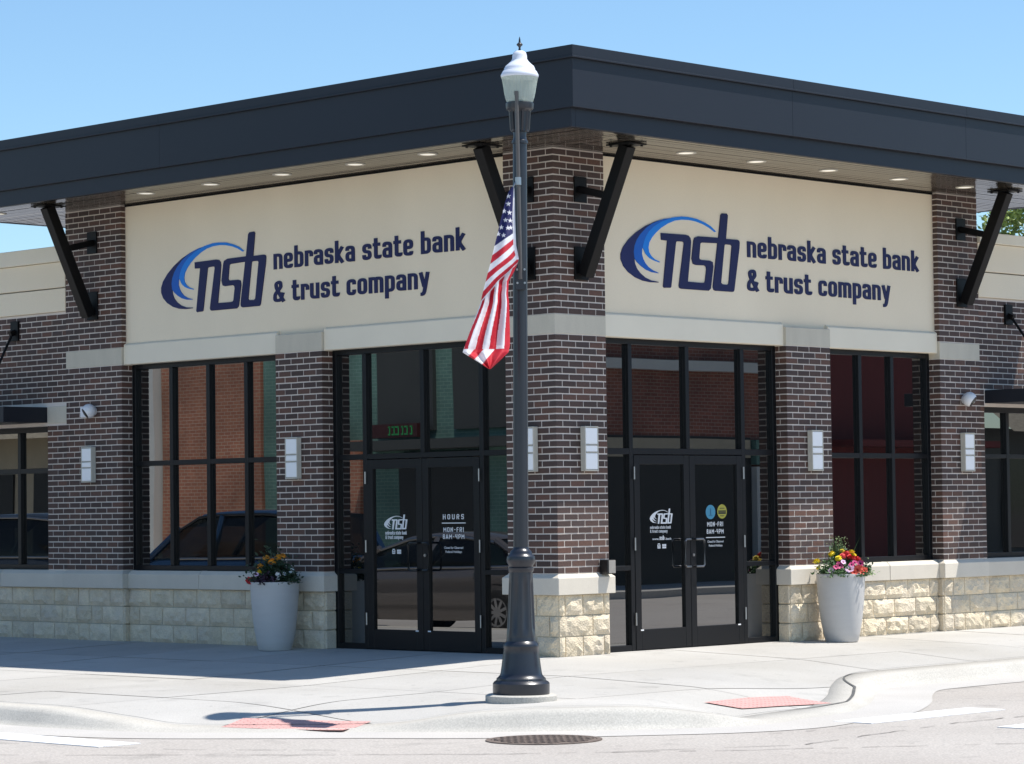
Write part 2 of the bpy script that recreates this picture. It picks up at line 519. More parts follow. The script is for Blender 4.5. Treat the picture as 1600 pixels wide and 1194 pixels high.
def curb_query(x, y):
    q = np.stack([x, y], 1)
    d = np.empty(len(q)); c = np.empty(len(q))
    for i in range(0, len(q), 20000):
        b = q[i:i + 20000]
        A = CURB[:-1, :2]; B = CURB[1:, :2]
        AB = B - A
        t = np.einsum('nkd,kd->nk', b[:, None] - A[None], AB) / (AB ** 2).sum(1)
        t = np.clip(t, 0, 1)
        near = A[None] + AB[None] * t[..., None]
        dd = ((b[:, None] - near) ** 2).sum(2)
        k = dd.argmin(1); r = np.arange(len(b))
        v = b - near[r, k]
        s = AB[k, 0] * v[:, 1] - AB[k, 1] * v[:, 0]
        d[i:i + 20000] = np.sqrt(dd[r, k]) * np.sign(s)
        tt = t[r, k]
        c[i:i + 20000] = CURB[k, 2] * (1 - tt) + CURB[k + 1, 2] * tt
    return d, c

def walk_z(x, y):
    x = np.atleast_1d(np.asarray(x, float)); y = np.atleast_1d(np.asarray(y, float))
    d, c = curb_query(x, y)
    t = np.clip(1 - np.maximum(d, 0) / 1.45, 0, 1)
    w = (1 - c) * t * t * (3 - 2 * t)
    z = base_z(x, y)
    return z * (1 - w) + (ZST + 0.014) * w
def wz(x, y):
    return float(walk_z(x, y)[0])

mb = MB()
mb.add([(-400, -400, ZST), (400, -400, ZST), (400, 400, ZST), (-400, 400, ZST)], [(0, 1, 2, 3)])
road = tag(mb.build('road', M['road']), kind='structure')
for p in road.data.polygons: pass

def axis_coords(lo, hi, joints):
    c = [lo]
    x = lo
    js = sorted(j for j in joints if lo < j < hi)
    marks = []
    for j in js:
        marks += [j - 0.007, j + 0.007]
    marks.append(hi)
    for m in marks:
        n = max(1, int(round((m - c[-1]) / 0.085))) if m - c[-1] > 0.02 else 1
        if m > 16: n = max(1, n // 12)
        a = c[-1]
        for k in range(1, n + 1):
            c.append(a + (m - a) * k / n)
    return np.array(c)

JX = [-4.98, -3.32, -1.66] + [1.66 * k for k in range(1, 9)]
JY = [-3.32, -1.66] + [1.66 * k for k in range(0, 9)]
xs = axis_coords(-6.7, 62, JX)
ys = axis_coords(-5.3, 62, JY)
gx, gy = np.meshgrid(xs, ys, indexing='ij')
gz = walk_z(gx.ravel(), gy.ravel()).reshape(gx.shape)
cxm = (xs[:-1] + xs[1:]) / 2; cym = (ys[:-1] + ys[1:]) / 2
mx_, my_ = np.meshgrid(cxm, cym, indexing='ij')
dd, _ = curb_query(mx_.ravel(), my_.ravel())
dd = dd.reshape(mx_.shape)
keep = (dd > 0.16) & ((mx_ < 0.42) | (my_ < 0.42))
jx = np.digitize(cxm, JX); jy = np.digitize(cym, JY)
isjx = np.array([min(abs(c - j) for j in JX) < 0.0069 for c in cxm])
isjy = np.array([min(abs(c - j) for j in JY) < 0.0069 for c in cym])
sidewalk_cells = {}
for i in range(len(cxm)):
    for j in range(len(cym)):
        if not keep[i, j]: continue
        key = 'joint' if (isjx[i] or isjy[j]) else (int(jx[i]), int(jy[j]))
        sidewalk_cells.setdefault(key, []).append((i, j))
def cells_mesh(cells, dz, name):
    idx = {}; vs = []; fs = []
    def vi(i, j):
        if (i, j) not in idx:
            idx[(i, j)] = len(vs)
            vs.append((xs[i], ys[j], gz[i, j] + dz))
        return idx[(i, j)]
    for i, j in cells:
        fs.append((vi(i, j), vi(i + 1, j), vi(i + 1, j + 1), vi(i, j + 1)))
    me = bpy.data.meshes.new(name)
    me.from_pydata(vs, [], fs)
    me.polygons.foreach_set('use_smooth', [True] * len(fs))
    return me
me = cells_mesh(sidewalk_cells.pop('joint'), -0.007, 'sidewalk')
me.materials.append(M['joint'])
sidewalk = tag(link('sidewalk', me), kind='structure')
for k, cells in sidewalk_cells.items():
    me = cells_mesh(cells, random.uniform(-0.0015, 0.0015), 'paving_slab')
    me.materials.append(M['concrete'])
    link('paving_slab', me, sidewalk)

# curb strip, gutter and the thin joint behind the curb
def strip(offs, zf, name, m, sel=None, parent=None, smooth=True):
    vs = []; fs = []
    ids = range(len(CURB)) if sel is None else sel
    n = len(offs)
    for i in ids:
        p = CURB[i, :2]
        zz = zf(i)
        for o, z in zip(offs, zz):
            q = p + CN[i] * o
            vs.append((q[0], q[1], z))
    for a in range(len(list(ids)) - 1):
        for b in range(n - 1):
            fs.append((a * n + b, a * n + b + 1, (a + 1) * n + b + 1, (a + 1) * n + b))
    me = bpy.data.meshes.new(name)
    me.from_pydata(vs, [], fs)
    me.materials.append(m)
    if smooth:
        me.polygons.foreach_set('use_smooth', [True] * len(fs))
    return link(name, me, parent)
top02 = walk_z(CURB[:, 0] + CN[:, 0] * .3, CURB[:, 1] + CN[:, 1] * .3)
top08 = walk_z(CURB[:, 0] + CN[:, 0] * .1, CURB[:, 1] + CN[:, 1] * .1)
def curb_prof(i):
    h = top08[i] - ZST
    return [top02[i] - .02, top02[i] + .006, top08[i] + .006, ZST + .012 + h * .93, ZST + .012 + h * .72, ZST + .01 + h * .28, ZST + .008, ZST + .006]
curb = tag(strip([.30, .295, .10, .05, .015, -.03, -.08, -.14], curb_prof, 'curb', M['curb']), kind='structure')
gut = tag(strip([-.10, -.62], lambda i: [ZST + .009, ZST + .004], 'gutter', M['gutter'], smooth=False), kind='structure')
seam_w = [0.008 + 0.007 * float(np.exp(-((CURB[i, 0] + 0.3) / 1.1) ** 2 - ((CURB[i, 1] + 3.8) / 0.9) ** 2)) for i in range(len(CURB))]
vs = []; fs = []
sel = [i for i in range(len(CURB)) if -7 < CURB[i, 1] < 14 and CURB[i, 0] < 14]
gsm = np.exp(-((CURB[:, 0] + 0.35) / 1.15) ** 2 - ((CURB[:, 1] + 3.85) / 0.85) ** 2)
soff = .31 - .235 * np.clip(gsm * 1.5, 0, 1)
zc = walk_z(CURB[:, 0] + CN[:, 0] * soff, CURB[:, 1] + CN[:, 1] * soff) + .004
for a, i in enumerate(sel):
    for s in (-1, 1):
        q = CURB[i, :2] + CN[i] * (soff[i] + s * seam_w[i])
        vs.append((q[0], q[1], zc[i] + .010))
    if a:
        fs.append((2 * a - 2, 2 * a - 1, 2 * a + 1, 2 * a))
me = bpy.data.meshes.new('expansion_joint'); me.from_pydata(vs, [], fs); me.materials.append(M['tar'])
link('expansion_joint', me, sidewalk)

# cracks and paint on the road
def crack(pts, w, zo=.005, m='crack'):
    mb = MB()
    P = []
    for a, b in zip(pts[:-1], pts[1:]):
        n = max(2, int(math.dist(a, b) / .12))
        for k in range(n):
            t = k / n
            P.append((a[0] + (b[0] - a[0]) * t + random.uniform(-.02, .02), a[1] + (b[1] - a[1]) * t + random.uniform(-.02, .02)))
    for i in range(len(P) - 1):
        if random.random() < .3: continue
        a = Vector((*P[i], ZST + zo)); b = Vector((*P[i + 1], ZST + zo))
        s = (b - a).cross(Vector((0, 0, 1))).normalized() * w * random.uniform(.4, 1)
        mb.add([a - s, b - s, b + s, a + s], [(0, 1, 2, 3)])
    return mb.build('road_crack', M[m], road)
crack([(-9, -1.2), (-7.4, -3.4), (-6.2, -5.0), (-5.0, -6.2), (-3.0, -7.8)], .010)
crack([(-5.6, -5.6), (-4.2, -6.4), (-2.0, -6.1), (1, -6.2)], .010)
crack([(-7.7, -1.0), (-7.2, -2.9), (-6.4, -4.1)], .008)
crack([(-3.6, -5.6), (-2.4, -5.75)], .008, .009)
mb = MB(); mb.box(-7.42, -7.02, -2.25, 4, ZST + .001, ZST + .0075)
tag(mb.build('road_marking', M['paint_white']), kind='structure')
mb = MB(); mb.box(-2.35, -0.5, -5.6, -5.22, ZST + .001, ZST + .0075)
tag(mb.build('road_marking', M['paint_white']), kind='structure')
mb = MB(); mb.box(-2.1, 3.5, -7.0, -6.62, ZST + .001, ZST + .0075)
tag(mb.build('road_marking', M['paint_white']), kind='structure')

# ------------------------------------------------------------------ bank building
B = thing('bank_building', 'corner bank building of dark brown brick with black flat roof fascia and cream sign panels', 'building')
CY = 2.387 / 36
ZS = 0.84
ZB0 = ZS + 36 * CY
ZB1 = ZB0 + 0.205
ZT = 5.096
XR0 = 0.15          # recess of the window frames

def pier(side, s0, s1, z0, z1, depth=0.55):
    mb = MB()
    mb.fbox(side, s0, s1, -depth, 0.0, z0, z1)
    return mb
corner = MB(); corner.box(0, .745, 0, .69, ZS - .02, ZT - .003)
p_corner = corner.build('brick_pier', M['mortar'], B)
PIERS = {}
PIERS['C'] = p_corner
for key, side, s0, s1, z1 in (('LM', 'L', 3.457, 4.213, ZB1), ('LE', 'L', 6.931, 7.99, ZT - .003),
                              ('RM', 'R', 3.655, 4.426, ZB1), ('RE', 'R', 6.485, 7.275, ZT - .003)):
    PIERS[key] = pier(side, s0, s1, ZS - .02, z1).build('brick_pier', M['mortar'], B)
# wing walls (brick plane set back a little)
WO = -0.02
w = MB()
w.fbox('L', 7.992, 8.39, -.5, WO, ZS - .02, 3.915)
w.fbox('L', 8.39, 24, -.5, WO, 2.56, 3.915)
PIERS['LW'] = w.build('wing_wall', M['mortar'], B)
w = MB()
w.fbox('R', 7.277, 7.38, -.5, WO, ZS - .02, 3.913)
w.fbox('R', 7.38, 24, -.5, WO, 2.63, 3.913)
PIERS['RW'] = w.build('wing_wall', M['mortar'], B)

BRICKS = []   # (pier key, x0,x1,y0,y1,z0,z1)
def brick_box(key, side, s0, s1, z, o0=-.06, o1=.0035, h=CY - .013):
    x = MB(); x.fbox(side, s0, s1, o0, o1, z, z + h)
    X = [p[0] for p in x.v]; Y = [p[1] for p in x.v]; Z = [p[2] for p in x.v]
    BRICKS.append((key, min(X), max(X), min(Y), max(Y), min(Z), max(Z)))
L_, J_, H_ = .1905, .0127, .0893
def runs(a, b, first):
    """spans between a and b (moving from a towards b), starting with a piece of length first"""
    sg = 1 if b > a else -1
    out = []; s = a; l = first
    while (b - s) * sg > .012:
        e = s + sg * l
        if (e - b) * sg > 0: e = b
        if abs(b - e) < .045 and e != b: e = b if abs(b - s) < .22 else e
        out.append((min(s, e), max(s, e)))
        s = e + sg * J_; l = L_
    return out
def courses(z0, z1, skip=None):
    k = 0; z = z0 + .0075
    while z + .03 < z1:
        h = min(CY - .013, z1 - z - .002)
        yield k, z, h
        k += 1; z += CY
def skipped(z, h, bands):
    return any(z + h > a + .004 and z < b - .004 for a, b in bands)
# corner pier: corner bricks wrap both faces
for k, z, h in courses(ZS, ZT):
    if skipped(z, h, [(ZB0, ZB1)]): continue
    fr, fl = (H_, L_) if k % 2 == 0 else (L_, H_)
    BRICKS.append(('C', -.0035, fr, -.0035, fl, z, z + h))
    for a, b in runs(fr + J_, .745, L_): brick_box('C', 'R', a, b, z, h=h)
    for a, b in runs(fl + J_, .69, L_): brick_box('C', 'L', a, b, z, h=h)
# the other piers: the edge that shows its return is laid with depth
def lay_pier(key, side, s_edge, s_far, z0, z1, bands, depth, wrap_z1):
    sg = 1 if s_far > s_edge else -1
    for k, z, h in courses(z0, z1):
        if skipped(z, h, bands): continue
        first = L_ if k % 2 else H_
        dep = depth if z < wrap_z1 else .062
        e0 = s_edge - sg * .0035
        e1 = s_edge + sg * first
        if k % 2 and dep > .1:
            brick_box(key, side, min(e0, e1), max(e0, e1), z, -(.0915), .0035, h)
            e2 = s_edge + sg * .09
            brick_box(key, side, min(e0, e2), max(e0, e2), z, -dep, -.102, h)
        else:
            brick_box(key, side, min(e0, e1), max(e0, e1), z, -dep, .0035, h)
        for a, b in runs(e1 + sg * J_, s_far, L_):
            brick_box(key, side, a, b, z, h=h)
lay_pier('LM', 'L', 3.457, 4.213, ZS, ZB0, [], .148, 9)
lay_pier('LE', 'L', 6.931, 7.99, ZS, ZT, [(ZB0, ZB1)], .148, ZB0)
lay_pier('RM', 'R', 3.655, 4.426, ZS, ZB0, [], .148, 9)
RB0, RB1 = ZS + 35 * CY, ZS + 38 * CY
lay_pier('RE', 'R', 6.485, 7.275, ZS, ZT, [(RB0, RB1)], .148, RB0)
for k, z, h in courses(ZS, 3.912):
    if z < 2.78:
        if z + h < 2.58:
            for a, b in runs(7.995, 8.39, L_ if k % 2 else H_): brick_box('LW', 'L', a, b, z, -.07, WO + .0035, h)
    else:
        for a, b in runs(7.995, 11.5, L_ if k % 2 else H_): brick_box('LW', 'L', a, b, z, -.07, WO + .0035, h)
    if z < 2.80:
        for a, b in runs(7.28, 7.38, .1): brick_box('RW', 'R', a, b, z, -.07, WO + .0035, h)
    else:
        for a, b in runs(7.28, 10.6, L_ if k % 2 else H_): brick_box('RW', 'R', a, b, z, -.07, WO + .0035, h)
def bd(b):
    c = Vector(((b[1] + b[2]) / 2, (b[3] + b[4]) / 2, (b[5] + b[6]) / 2))
    return (c - CV).length
BRICKS.sort(key=bd)
FB = [(0, 3, 2, 1), (4, 5, 6, 7), (0, 1, 5, 4), (1, 2, 6, 5), (2, 3, 7, 6), (3, 0, 4, 7)]
def brick_verts(x0, x1, y0, y1, z0, z1):
    r = lambda: random.uniform(-.0012, .0012)
    return [(x + r(), y + r(), z + r()) for (x, y, z) in ((x0, y0, z0), (x1, y0, z0), (x1, y1, z0), (x0, y1, z0), (x0, y0, z1), (x1, y0, z1), (x1, y1, z1), (x0, y1, z1))]
cache = {}
for b in BRICKS[:300]:
    key, x0, x1, y0, y1, z0, z1 = b
    dims = (round(x1 - x0, 3), round(y1 - y0, 3), round(z1 - z0, 3))
    if dims not in cache:
        mb = MB(); dx, dy, dz = [v / 2 for v in dims]
        mb.add(brick_verts(-dx, dx, -dy, dy, -dz, dz), FB)
        me = mb.mesh('brick'); me.materials.append(M['brick']); cache[dims] = me
    link('brick', cache[dims], PIERS[key], ((x0 + x1) / 2, (y0 + y1) / 2, (z0 + z1) / 2))
mb = MB()
for b in BRICKS[300:]:
    mb.add(brick_verts(*b[1:]), FB)
tag(mb.build('brickwork', M['brick'], B), kind='stuff')

# limestone bands, lintel strips, panels
def bandbox(side, s0, s1, z0, z1, o=.006):
    mb = MB(); mb.fbox(side, s0, s1, -.2, o, z0 + .003, z1 - .003)
    return mb.build('limestone_band', M['limestone'], B, bevel=.004)
mb = MB(); mb.box(-.006, .748, -.006, .693, ZB0 + .003, ZB1 - .003)
mb.build('limestone_band', M['limestone'], B, bevel=.004)
bandbox('L', 3.454, 4.213, ZB0, ZB1)
bandbox('L', 6.928, 7.993, ZB0, ZB1)
bandbox('R', 3.652, 4.429, ZB0, ZB1)
bandbox('R', 6.482, 7.278, RB0, RB1)
mb = MB(); mb.fbox('L', 8.0, 8.386, -.2, WO + .008, 2.587, 2.79)
mb.build('limestone_band', M['limestone'], B, bevel=.004)

def panel(side, s0, s1):
    mb = MB(); mb.fbox(side, s0, s1, -.3, -.07, ZB1 + .002, ZT - .002)
    return mb.build('sign_panel', M['eifs'], B)
panel('L', .692, 6.929)
panel('R', .747, 6.483)
def lintel(side, s0, s1):
    mb = MB()
    zt = ZB1 + .025
    q = []
    for s in (s0, s1):
        q += [P3(side, s, -.25, ZB0 + .002), P3(side, s, -.035, ZB0 + .002), P3(side, s, -.035, zt), P3(side, s, -.066, zt + .022), P3(side, s, -.25, zt + .022)]
    mb.add(q, [(0, 1, 2, 3, 4), (9, 8, 7, 6, 5)] + [(i, (i + 1) % 5, 5 + (i + 1) % 5, 5 + i) for i in range(5)])
    return mb.build('lintel', M['lintel'], B, bevel=.006)
lintel('L', .694, 3.450); lintel('L', 4.217, 6.925)
lintel('R', .751, 3.649); lintel('R', 4.432, 6.479)

# sills and split-face stone
def sill(side, s0, s1, o, back, ends=(0, 0), z1=ZS, z0=.632):
    mb = MB()
    q = []
    for s in (s0, s1):
        q += [P3(side, s, back, z0), P3(side, s, o, z0), P3(side, s, o, z1 - .045), P3(side, s, min(o - .045, o), z1 - .002), P3(side, s, back, z1 - .002)]
    mb.add(q, [(0, 1, 2, 3, 4), (9, 8, 7, 6, 5)] + [(i, (i + 1) % 5, 5 + (i + 1) % 5, 5 + i) for i in range(5)])
    return mb.build('sill', M['sill'], B, bevel=.004)
def sill_cap(x0, x1, y0, y1, z1=ZS, z0=.632, e=.045):
    mb = MB()
    a = [(x0, y0), (x1, y0), (x1, y1), (x0, y1)]
    b = [(x0 + e, y0 + e), (x1 - e, y0 + e), (x1 - e, y1 - e), (x0 + e, y1 - e)]
    v = [(x, y, z0) for x, y in a] + [(x, y, z1 - .04) for x, y in a] + [(x, y, z1 - .003) for x, y in b]
    f = [(3, 2, 1, 0), (8, 9, 10, 11)]
    for k in range(4):
        n = (k + 1) % 4
        f += [(k, n, 4 + n, 4 + k), (4 + k, 4 + n, 8 + n, 8 + k)]
    mb.add(v, f)
    return mb.build('sill', M['sill'], B, bevel=.004)
def cap_for(side, s0, s1, o=.05):
    if side == 'L': return sill_cap(-o, .4, s0, s1)
    return sill_cap(s0, s1, -o, .4)
sill_cap(-.05, .79, -.05, .735)
cap_for('L', 3.41, 4.26); cap_for('L', 6.885, 8.03)
cap_for('R', 3.61, 4.47); cap_for('R', 6.44, 7.32)
for a, b in ((4.265, 5.6), (5.605, 6.88)): sill('L', a, b, -.035, -.4)
for a, b in ((4.475, 5.5), (5.505, 6.435)): sill('R', a, b, -.035, -.4)
for a, b in ((8.035, 9.3), (9.305, 10.6), (10.605, 24)): sill('L', a, b, .02, -.4)
for a, b in ((7.325, 8.5), (8.505, 9.7), (9.705, 24)): sill('R', a, b, .02, -.4)

st_backs = MB()
st_backs.box(.005, .74, .005, .685, -.3, .63)
for side, s0, s1, o in (('L', 3.46, 4.21, -.005), ('L', 6.935, 7.99, -.005), ('L', 4.215, 6.93, -.085), ('L', 7.995, 24, -.035),
                        ('R', 3.66, 4.42, -.005), ('R', 6.49, 7.27, -.005), ('R', 4.43, 6.48, -.085), ('R', 7.275, 24, -.035)):
    st_backs.fbox(side, s0, s1, -.42, o, -.3, .632)
stone_base = st_backs.build('stone_base', mat('stone_mortar', (0.50, 0.46, 0.36), .95, .1, 5, .1, 100), B)

def stone(side, s0, s1, z0, z1, o, side_faces=None):
    nx = max(3, int((s1 - s0) / .045)); nz = max(3, int((z1 - z0) / .045))
    vs = []; fs = []
    bulge = random.uniform(.011, .027)
    seed = random.uniform(0, 100)
    A, C_ = random.uniform(-.3, .3), random.uniform(-.2, .5)
    for j in range(nz + 1):
        for i in range(nx + 1):
            u = i / nx; v = j / nz
            e = min(min(u, 1 - u) * (s1 - s0), min(v, 1 - v) * (z1 - z0))
            k = min(1, e / .022)
            edge = k ** .55
            n = (math.sin(seed + u * 9.1 + v * 3.3) + math.sin(seed * 1.7 + u * 4.2 - v * 8.1) + math.sin(seed * .6 + u * 15 + v * 13)) / 3
            out = o + edge * (bulge * (1 + A * (u - .5) - C_ * (v - .5)) + .008 * n + random.uniform(-.0085, .0085))
            ss = s0 + (s1 - s0) * u; zz = z0 + (z1 - z0) * v
            if 0 < i < nx: ss += random.uniform(-.008, .008)
            if 0 < j < nz: zz += random.uniform(-.008, .008)
            vs.append(P3(side, ss, out, zz))
    W = nx + 1
    for j in range(nz):
        for i in range(nx):
            a = j * W + i
            if random.random() < .5:
                fs += [(a, a + 1, a + W + 1), (a, a + W + 1, a + W)]
            else:
                fs += [(a, a + 1, a + W), (a + 1, a + W + 1, a + W)]
    # short sides back to the mortar
    ring = [j * W for j in range(nz + 1)] + [nz * W + i for i in range(1, W)] + [j * W + nx for j in range(nz - 1, -1, -1)] + [i for i in range(nx - 1, 0, -1)]
    base = len(vs)
    for r in ring:
        p = vs[r]
        if side == 'L': vs.append((-(o - .03), p[1], p[2]))
        else: vs.append((p[0], -(o - .03), p[2]))
    n = len(ring)
    for k in range(n):
        fs.append((ring[k], ring[(k + 1) % n], base + (k + 1) % n, base + k))
    me = bpy.data.meshes.new('stone'); me.from_pydata(vs, [], fs); me.materials.append(M['stone'])
    return link('stone', me, stone_base)
SZ = [(.018, .212), (.222, .418), (.428, .626)]
def stone_run(side, s0, s1, o, pats):
    for r, (z0, z1) in enumerate(SZ):
        cuts = pats[r % len(pats)]
        s = s0
        for c in cuts:
            e = min(s + c, s1)
            if s1 - e < .05: e = s1
            if e - s > .04: stone(side, s, e - (.010 if e < s1 else 0), z0, z1, o)
            s = e
            if s >= s1 - 1e-6: break
# corner pier (right face laid from the corner)
stone_run('R', .008, .742, .004, [[.085, .26, .31, .2], [.49, .4], [.085, .26, .31, .2]])
stone_run('L', .008, .688, .004, [[.30, .28, .2], [.12, .40, .3], [.30, .28, .2]])
stone_run('L', 3.458, 4.212, .004, [[.34, .26, .3], [.2, .38, .3], [.34, .26, .3]])
stone_run('L', 6.932, 7.99, .004, [[.25, .4, .2, .4], [.4, .2, .3, .3], [.25, .4, .2, .4]])
stone_run('R', 3.656, 4.425, .004, [[.2, .36, .3], [.3, .25, .3], [.2, .36, .3]])
stone_run('R', 6.487, 7.273, .004, [[.18, .22, .4, .3], [.14, .36, .3], [.18, .22, .4, .3]])
stone_run('L', 4.215, 6.93, -.075, [[.22] + [.42] * 9, [.42] * 9, [.22] + [.42] * 9])
stone_run('R', 4.43, 6.483, -.075, [[.2] + [.42] * 9, [.40] * 9, [.2] + [.42] * 9])
stone_run('L', 7.995, 11.2, -.025, [[.3] + [.42] * 9, [.15] + [.42] * 9, [.3] + [.42] * 9])
stone_run('R', 7.277, 10.4, -.025, [[.15] + [.42] * 9, [.3] + [.42] * 9, [.15] + [.42] * 9])
# returns of the stone piers towards the entrances
def stone_return(side, s, o0, o1):
    # a pier's narrow side: face looks along the facade
    for z0, z1 in SZ:
        mb = MB()
        k = .006
        if side == 'L': mb.box(-o1 + .004, -o0, s - .018, s + .02, z0, z1)
        else: mb.box(s - .018, s + .02, -o1 + .004, -o0, z0, z1)
        mb.build('stone', M['stone'], stone_base, bevel=.008)
stone_return('L', 3.45, -.15, .0); stone_return('R', 3.648, -.15, .0)
stone_return('L', 6.925, -.075, .0); stone_return('R', 6.479, -.075, .0)

# ------------------------------------------------------------------ windows and entrances
FO = -XR0            # front of frames
GO = -XR0 - .045     # glass
def frame_bar(side, s0, s1, z0, z1, name, parent, o=FO, dep=.11):
    mb = MB(); mb.fbox(side, s0, s1, o - dep, o, z0, z1)
    return mb.build(name, M['frame'], parent, bevel=.003)
def pane(side, s0, s1, z0, z1, parent, o=GO):
    mb = MB(); mb.fbox(side, s0, s1, o - .02, o + random.uniform(-.001, .001), z0, z1)
    return mb.build('pane', M['glass'], parent)
def window(side, s0, s1, mulls, z0, ztr, z1, w=.06, extra=None):
    mb = MB()
    d0, d1 = FO - .11, FO
    mb.fbox(side, s0, s0 + w, d0, d1, z0, z1)
    mb.fbox(side, s1 - w, s1, d0, d1, z0, z1)
    mb.fbox(side, s0 + w, s1 - w, d0, d1 - .001, z1 - w - .005, z1)
    mb.fbox(side, s0 + w, s1 - w, d0, d1 - .001, z0, z0 + w)
    fr = mb.build('window', M['frame'], B, bevel=.003)
    edges = [s0 + w] + [e for m_ in mulls for e in m_] + [s1 - w]
    for a, b in mulls:
        frame_bar(side, a, b, z0 + w, z1 - w - .005, 'mullion', fr)
    for a, b in zip(edges[0::2], edges[1::2]):
        frame_bar(side, a, b, ztr[0], ztr[1], 'transom', fr, o=FO - .002)
        pane(side, a - .005, b + .005, z0 + w - .005, ztr[0] + .01, fr)
        pane(side, a - .005, b + .005, ztr[1] - .01, z1 - w, fr)
    return fr
window('L', 4.213, 6.93, [(4.21 + .66 * k + 0.0, 4.27 + .66 * k) for k in (1, 2, 3)], ZS - .002, (2.046, 2.104), ZB0 + .01)
window('R', 4.427, 6.485, [(4.535, 4.595), (5.135, 5.194), (5.736, 5.795)], ZS - .002, (2.013, 2.071), ZB0 + .01)
window('L', 8.39, 12.2, [(9.12, 9.18), (9.88, 9.94), (10.64, 10.7), (11.4, 11.46)], ZS, (2.0, 2.06), 2.56)
window('R', 7.385, 11.2, [(8.02, 8.08), (8.66, 8.72), (9.3, 9.36), (9.94, 10.0)], ZS, (2.02, 2.07), 2.63)

DECALS = {}
def door(side, s0, s1, z0, z1, hinge_low, parent_name='door', handles=True):
    """one leaf: stiles, rails, pane, hinges"""
    st = .088
    mb = MB()
    o = FO + .004
    d = o - .055
    mb.fbox(side, s0, s0 + st, d, o, z0, z1)
    mb.fbox(side, s1 - st, s1, d, o, z0, z1)
    mb.fbox(side, s0 + st, s1 - st, d, o - .001, z0, .235)
    mb.fbox(side, s0 + st, s1 - st, d, o - .001, 1.935, z1)
    dr = mb.build('door', M['frame'], B, bevel=.003)
    mb = MB(); mb.fbox(side, s0 + st - .004, s1 - st + .004, o - .04, o - .028, .23, 1.94)
    mb.build('pane', M['glass'], dr)
    hs = s0 - .012 if hinge_low else s1 + .012
    for hz in (.28, 1.05, 1.78):
        h = MB()
        c = P3(side, hs, o + .012, hz)
        h.lathe([(.009, 0), (.009, .13)], 8, c)
        h.build('hinge', M['alu'], dr)
    lb = MB()
    sl = s1 - st + .01 if side == 'L' else s0 + st - .05
    ls = (s1 - st - .005) if hinge_low is False else (s0 + st)
    a = s0 + st - .02 if (hinge_low == (side == 'R')) else s1 - st - .02
    lb.fbox(side, a, a + .045, o, o + .002, .222, .236)
    lb.build('sticker', M['decal'], dr)
    return dr
def entrance(side, s0, s1, mulls, doors, z_tr, side_rail):
    w = .06
    z0 = .005; z1 = ZB0 + .01
    d0, d1 = FO - .11, FO
    mb = MB()
    mb.fbox(side, s0, s0 + w, d0, d1, z0, z1)
    mb.fbox(side, s1 - w, s1, d0, d1, z0, z1)
    mb.fbox(side, s0 + w, s1 - w, d0, d1 - .001, z1 - .065, z1)
    fr = mb.build('entrance_frame', M['frame'], B, bevel=.003)
    lo, mid, hi = mulls
    frame_bar(side, lo[0], lo[1], z0, z1 - .065, 'mullion', fr)
    frame_bar(side, hi[0], hi[1], z0, z1 - .065, 'mullion', fr)
    frame_bar(side, mid[0], mid[1], z_tr[1], z1 - .065, 'mullion', fr)
    frame_bar(side, lo[1], hi[0], z_tr[0], z_tr[1], 'transom', fr, o=FO - .002)
    frame_bar(side, lo[1], hi[0], z0, .022, 'threshold', fr, o=FO + .01)
    for a, b in ((s0 + w, lo[0]), (hi[1], s1 - w)):
        frame_bar(side, a, b, z_tr[0], z_tr[1], 'transom', fr, o=FO - .002)
        frame_bar(side, a, b, side_rail, side_rail + .05, 'rail', fr, o=FO - .002)
        frame_bar(side, a, b, z0, .08, 'rail', fr, o=FO - .002)
        pane(side, a - .005, b + .005, .07, side_rail + .01, fr)
        pane(side, a - .005, b + .005, side_rail + .04, z_tr[0] + .01, fr)
        pane(side, a - .005, b + .005, z_tr[1] - .01, z1 - .06, fr)
    for a, b in ((lo[1], mid[0]), (mid[1], hi[0])):
        pane(side, a - .005, b + .005, z_tr[1] - .01, z1 - .06, fr)
    return fr
entrance('L', .692, 3.457, ((1.171, 1.231), (2.042, 2.102), (2.93, 2.989)), None, (2.04, 2.098), .822)
entrance('R', .747, 3.655, ((1.25, 1.308), (2.15, 2.207), (3.056, 3.114)), None, (2.036, 2.10), .845)
dL1 = door('L', 2.085, 2.926, .026, 2.034, False)     # left leaf in the picture
dL2 = door('L', 1.236, 2.078, .026, 2.034, True)
dR1 = door('R', 1.314, 2.182, .026, 2.03, True)
dR2 = door('R', 2.189, 3.05, .026, 2.03, False)
def pull(side, s, door_, z0=.86, z1=1.16):
    o = FO + .004
    mb = MB()
    pts = [P3(side, s, o, z0), P3(side, s, o + .06, z0 + .008), P3(side, s, o + .075, z0 + .035), P3(side, s, o + .075, z1 - .035), P3(side, s, o + .06, z1 - .008), P3(side, s, o, z1)]
    mb.tube(pts, .012, 10)
    mb.build('handle', M['alu'] if side == 'R' else M['black_plastic'], door_, smooth=True)
def pull_loop(side, s, door_, sgn, z0=.865, z1=1.15, w=.105, m='alu'):
    # offset loop pull: out from the stile, across the glass and back
    o = FO + .004
    mb = MB()
    a = s; b = s + sgn * w
    pts = [P3(side, a, o, z0), P3(side, a, o + .045, z0), P3(side, a + sgn * .02, o + .06, z0), P3(side, b - sgn * .02, o + .06, z0), P3(side, b, o + .06, z0 + .02),
           P3(side, b, o + .06, z1 - .02), P3(side, b - sgn * .02, o + .06, z1), P3(side, a + sgn * .02, o + .06, z1), P3(side, a, o + .045, z1), P3(side, a, o, z1)]
    mb.tube(pts, .0115, 8)
    mb.build('handle', M[m], door_, smooth=True)
pull_loop('R', 2.19 + .045, dR2, 1, m='handle_metal')
